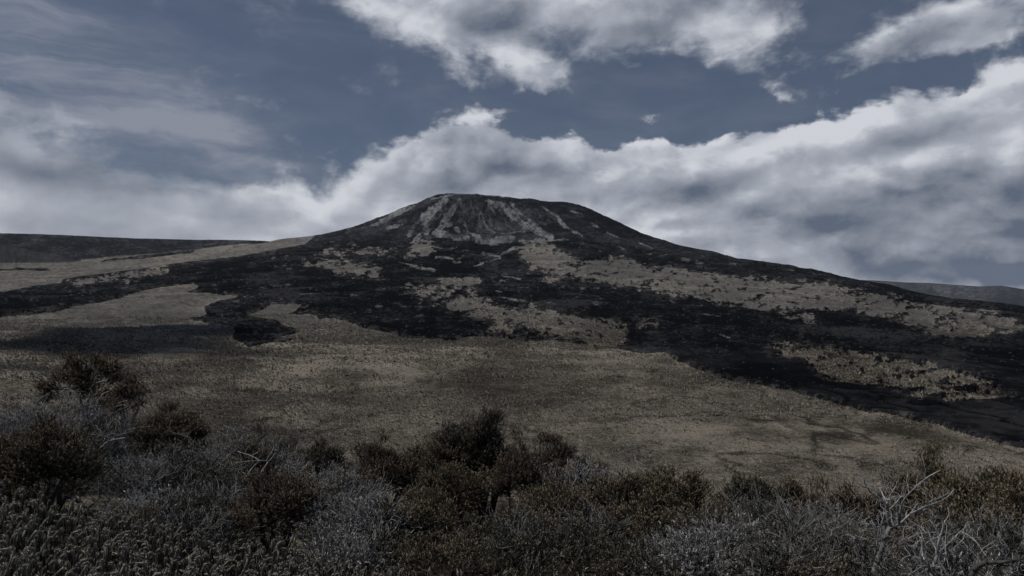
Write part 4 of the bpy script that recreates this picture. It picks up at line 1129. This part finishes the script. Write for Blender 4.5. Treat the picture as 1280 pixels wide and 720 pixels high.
# grass tufts over the plain
k = 300000
r_ = 88 * (640 / 88) ** rng.uniform(0, 1, k) ; a_ = rng.uniform(-R(39), R(39), k)
ia = np.clip(((a_ - va[0]) / (va[1] - va[0])).astype(int), 0, len(va) - 1); ir = np.clip(np.searchsorted(RFINE, r_), 0, NR - 1)
okk = (lava_val[ia, ir] < -1.0)
x_ = r_ * np.sin(a_); y_ = r_ * np.cos(a_)
den = fbm(x_, y_, 40, 4, .6); okk &= (den * 1.6 + rng.uniform(-.5, .8, k) > -.12)
x_, y_, r_, ia, ir, den = x_[okk], y_[okk], r_[okk], ia[okk], ir[okk], den[okk]; k = len(x_)
z_ = Z[ia, ir]


def tuft(r, n=7):
    A_ = Acc()
    for i in range(n):
        ph = r.uniform(0, 6.28); o = np.array([math.cos(ph), math.sin(ph), 0]); s_ = np.array([-o[1], o[0], 0]) * .14
        b0 = o * .12; A_.add(np.array([b0 + s_, b0 - s_, b0 + o * r.uniform(.2, .8) + [0, 0, r.uniform(.5, 1)]]), [(0, 1, 2)], .5, np.array([0, 0, .9]))
    return np.concatenate(A_.V), np.concatenate(A_.F), np.concatenate(A_.p)


tu = Acc(); TF = [tuft(rng) for _ in range(5)]
szt = rng.uniform(.16, .46, k) * np.clip(r_ / 160, .8, 2.4) * np.where(rng.random(k) < .04, 2.2, 1)
for q, T_ in enumerate(TF):
    s_ = slice(q, k, 5); kk = len(x_[s_])
    tu.inst(T_, np.stack([x_, y_, z_ - .05], -1)[s_], np.tile([0.0, 0, 1.0], (kk, 1)), szt[s_], tint=np.clip(.45 + .6 * den[s_] + rng.normal(0, .42, kk), 0, 1))
link('grass', tu.mesh('grass', M_tuft), label='dry brown grass tufts covering the plain', kind='stuff')

# loose stones on the lava
k = 2500
r_ = 130 * (1500 / 130) ** rng.uniform(0, 1, k); a_ = rng.uniform(-R(39), R(39), k)
ia = np.clip(((a_ - va[0]) / (va[1] - va[0])).astype(int), 0, len(va) - 1); ir = np.clip(np.searchsorted(RFINE, r_), 0, NR - 1)
okk = lava_val[ia, ir] > 0.5
r_, a_, ia, ir = r_[okk], a_[okk], ia[okk], ir[okk]; k = len(r_)
ico = np.array([(1, 0, -.2), (.3, .9, 0), (-.8, .6, -.1), (-.9, -.5, 0), (.2, -1, -.1), (.1, .1, .9), (.5, .4, .6), (-.4, -.3, .7)]); icf = np.array([(0, 1, 6), (1, 2, 5), (1, 5, 6), (2, 3, 7), (2, 7, 5), (3, 4, 7), (4, 0, 6), (4, 6, 5), (4, 5, 7)])
st = Acc(); st.inst((ico, icf, np.zeros(8)), np.stack([r_ * np.sin(a_), r_ * np.cos(a_), Z[ia, ir]], -1), np.stack([rng.normal(0, .4, k), rng.normal(0, .4, k), np.ones(k)], -1), rng.uniform(.25, 1.0, k) * np.clip(r_ / 400, .6, 2.4))
link('rocks', st.mesh('rocks', M_stone), label='loose dark lava rocks scattered over the flows', kind='stuff')

# ------------------------------------------------------------------ clouds overhead whose shadows lie on the plain
m_cl, T, p = material('cloud_white'); p.inputs['Base Color'].default_value = (.85, .86, .88, 1); p.inputs['Roughness'].default_value = 1


def cloud(u, r, sx, sy, sz, zc, rot, seed):
    gx, gy = spot(u, r); gz = float(base_z(np.array([math.atan2(gx, gy)]), np.array([math.hypot(gx, gy)]))[0])
    L = (zc - gz) / sdir[2]; c = np.array([gx, gy, gz]) + sdir * L
    n, m_ = 120, 60; th, ph = np.meshgrid(np.linspace(0, 2 * math.pi, n, endpoint=False), np.linspace(0.02, math.pi - .02, m_), indexing='ij')
    D = np.stack([np.cos(th) * np.sin(ph), np.sin(th) * np.sin(ph), np.cos(ph)], -1)
    bump = 1 + .45 * fbm(D[..., 0] * 3 + seed + D[..., 2], D[..., 1] * 3 + D[..., 2] * 2, 1.6, 6, .62)
    V = D * bump[..., None] * [sx, sy, sz]
    V[..., 2] = np.maximum(V[..., 2], -sz * .5)
    V = V.reshape(-1, 3); i_ = np.arange(n)[:, None] * m_ + np.arange(m_ - 1)[None]; k_ = (np.arange(n)[:, None] + 1) % n * m_ + np.arange(m_ - 1)[None]
    q = np.stack([i_, i_ + 1, k_ + 1, k_], -1).reshape(-1, 4)
    o = link('cloud', make_mesh('cloud', V, q, m_cl, smooth=True), kind='structure'); o.location = c; o.rotation_euler = (0, 0, rot)


cloud(190, 490, 54, 50, 30, 505, .25, 1)
cloud(150, 440, 46, 34, 22, 520, .3, 4)
cloud(110, 420, 62, 22, 22, 515, .1, 2)
cloud(60, 385, 90, 13, 20, 530, .1, 3)
cloud(-20, 310, 60, 7, 16, 505, .0, 5)
cloud(210, 385, 40, 8, 16, 500, .2, 7)
for o_ in [o_ for o_ in COL.objects if o_.name.startswith('cloud')]: o_['label'] = 'white cumulus cloud drifting high over the left of the plain'

# ------------------------------------------------------------------ air between here and the far hills
hm = bpy.data.materials.new('haze_air'); hm.use_nodes = True; hm.node_tree.nodes.clear(); H_ = NT(hm.node_tree)
pv = H_.n('ShaderNodeVolumePrincipled'); ho = H_.n('ShaderNodeOutputMaterial'); H_.link(pv.outputs[0], ho.inputs['Volume'])
pv.inputs['Color'].default_value = (.80, .87, 1.0, 1); pv.inputs['Density'].default_value = 1.6e-5; pv.inputs['Anisotropy'].default_value = 0.0
zlo = float(Z.min()) - 1.0; zhi = float(Z.max()) + 12
bx_ = 12100
Vh = np.array([(x, y, z) for z in (zlo, zhi) for x, y in ((-bx_, -bx_), (bx_, -bx_), (bx_, bx_), (-bx_, bx_))], float)
hz = make_mesh('haze', Vh, [(0, 3, 2, 1), (4, 5, 6, 7), (0, 1, 5, 4), (1, 2, 6, 5), (2, 3, 7, 6), (3, 0, 4, 7)], hm, smooth=False)
link('haze', hz, label='thin pale blue air that veils the far hills', kind='stuff')
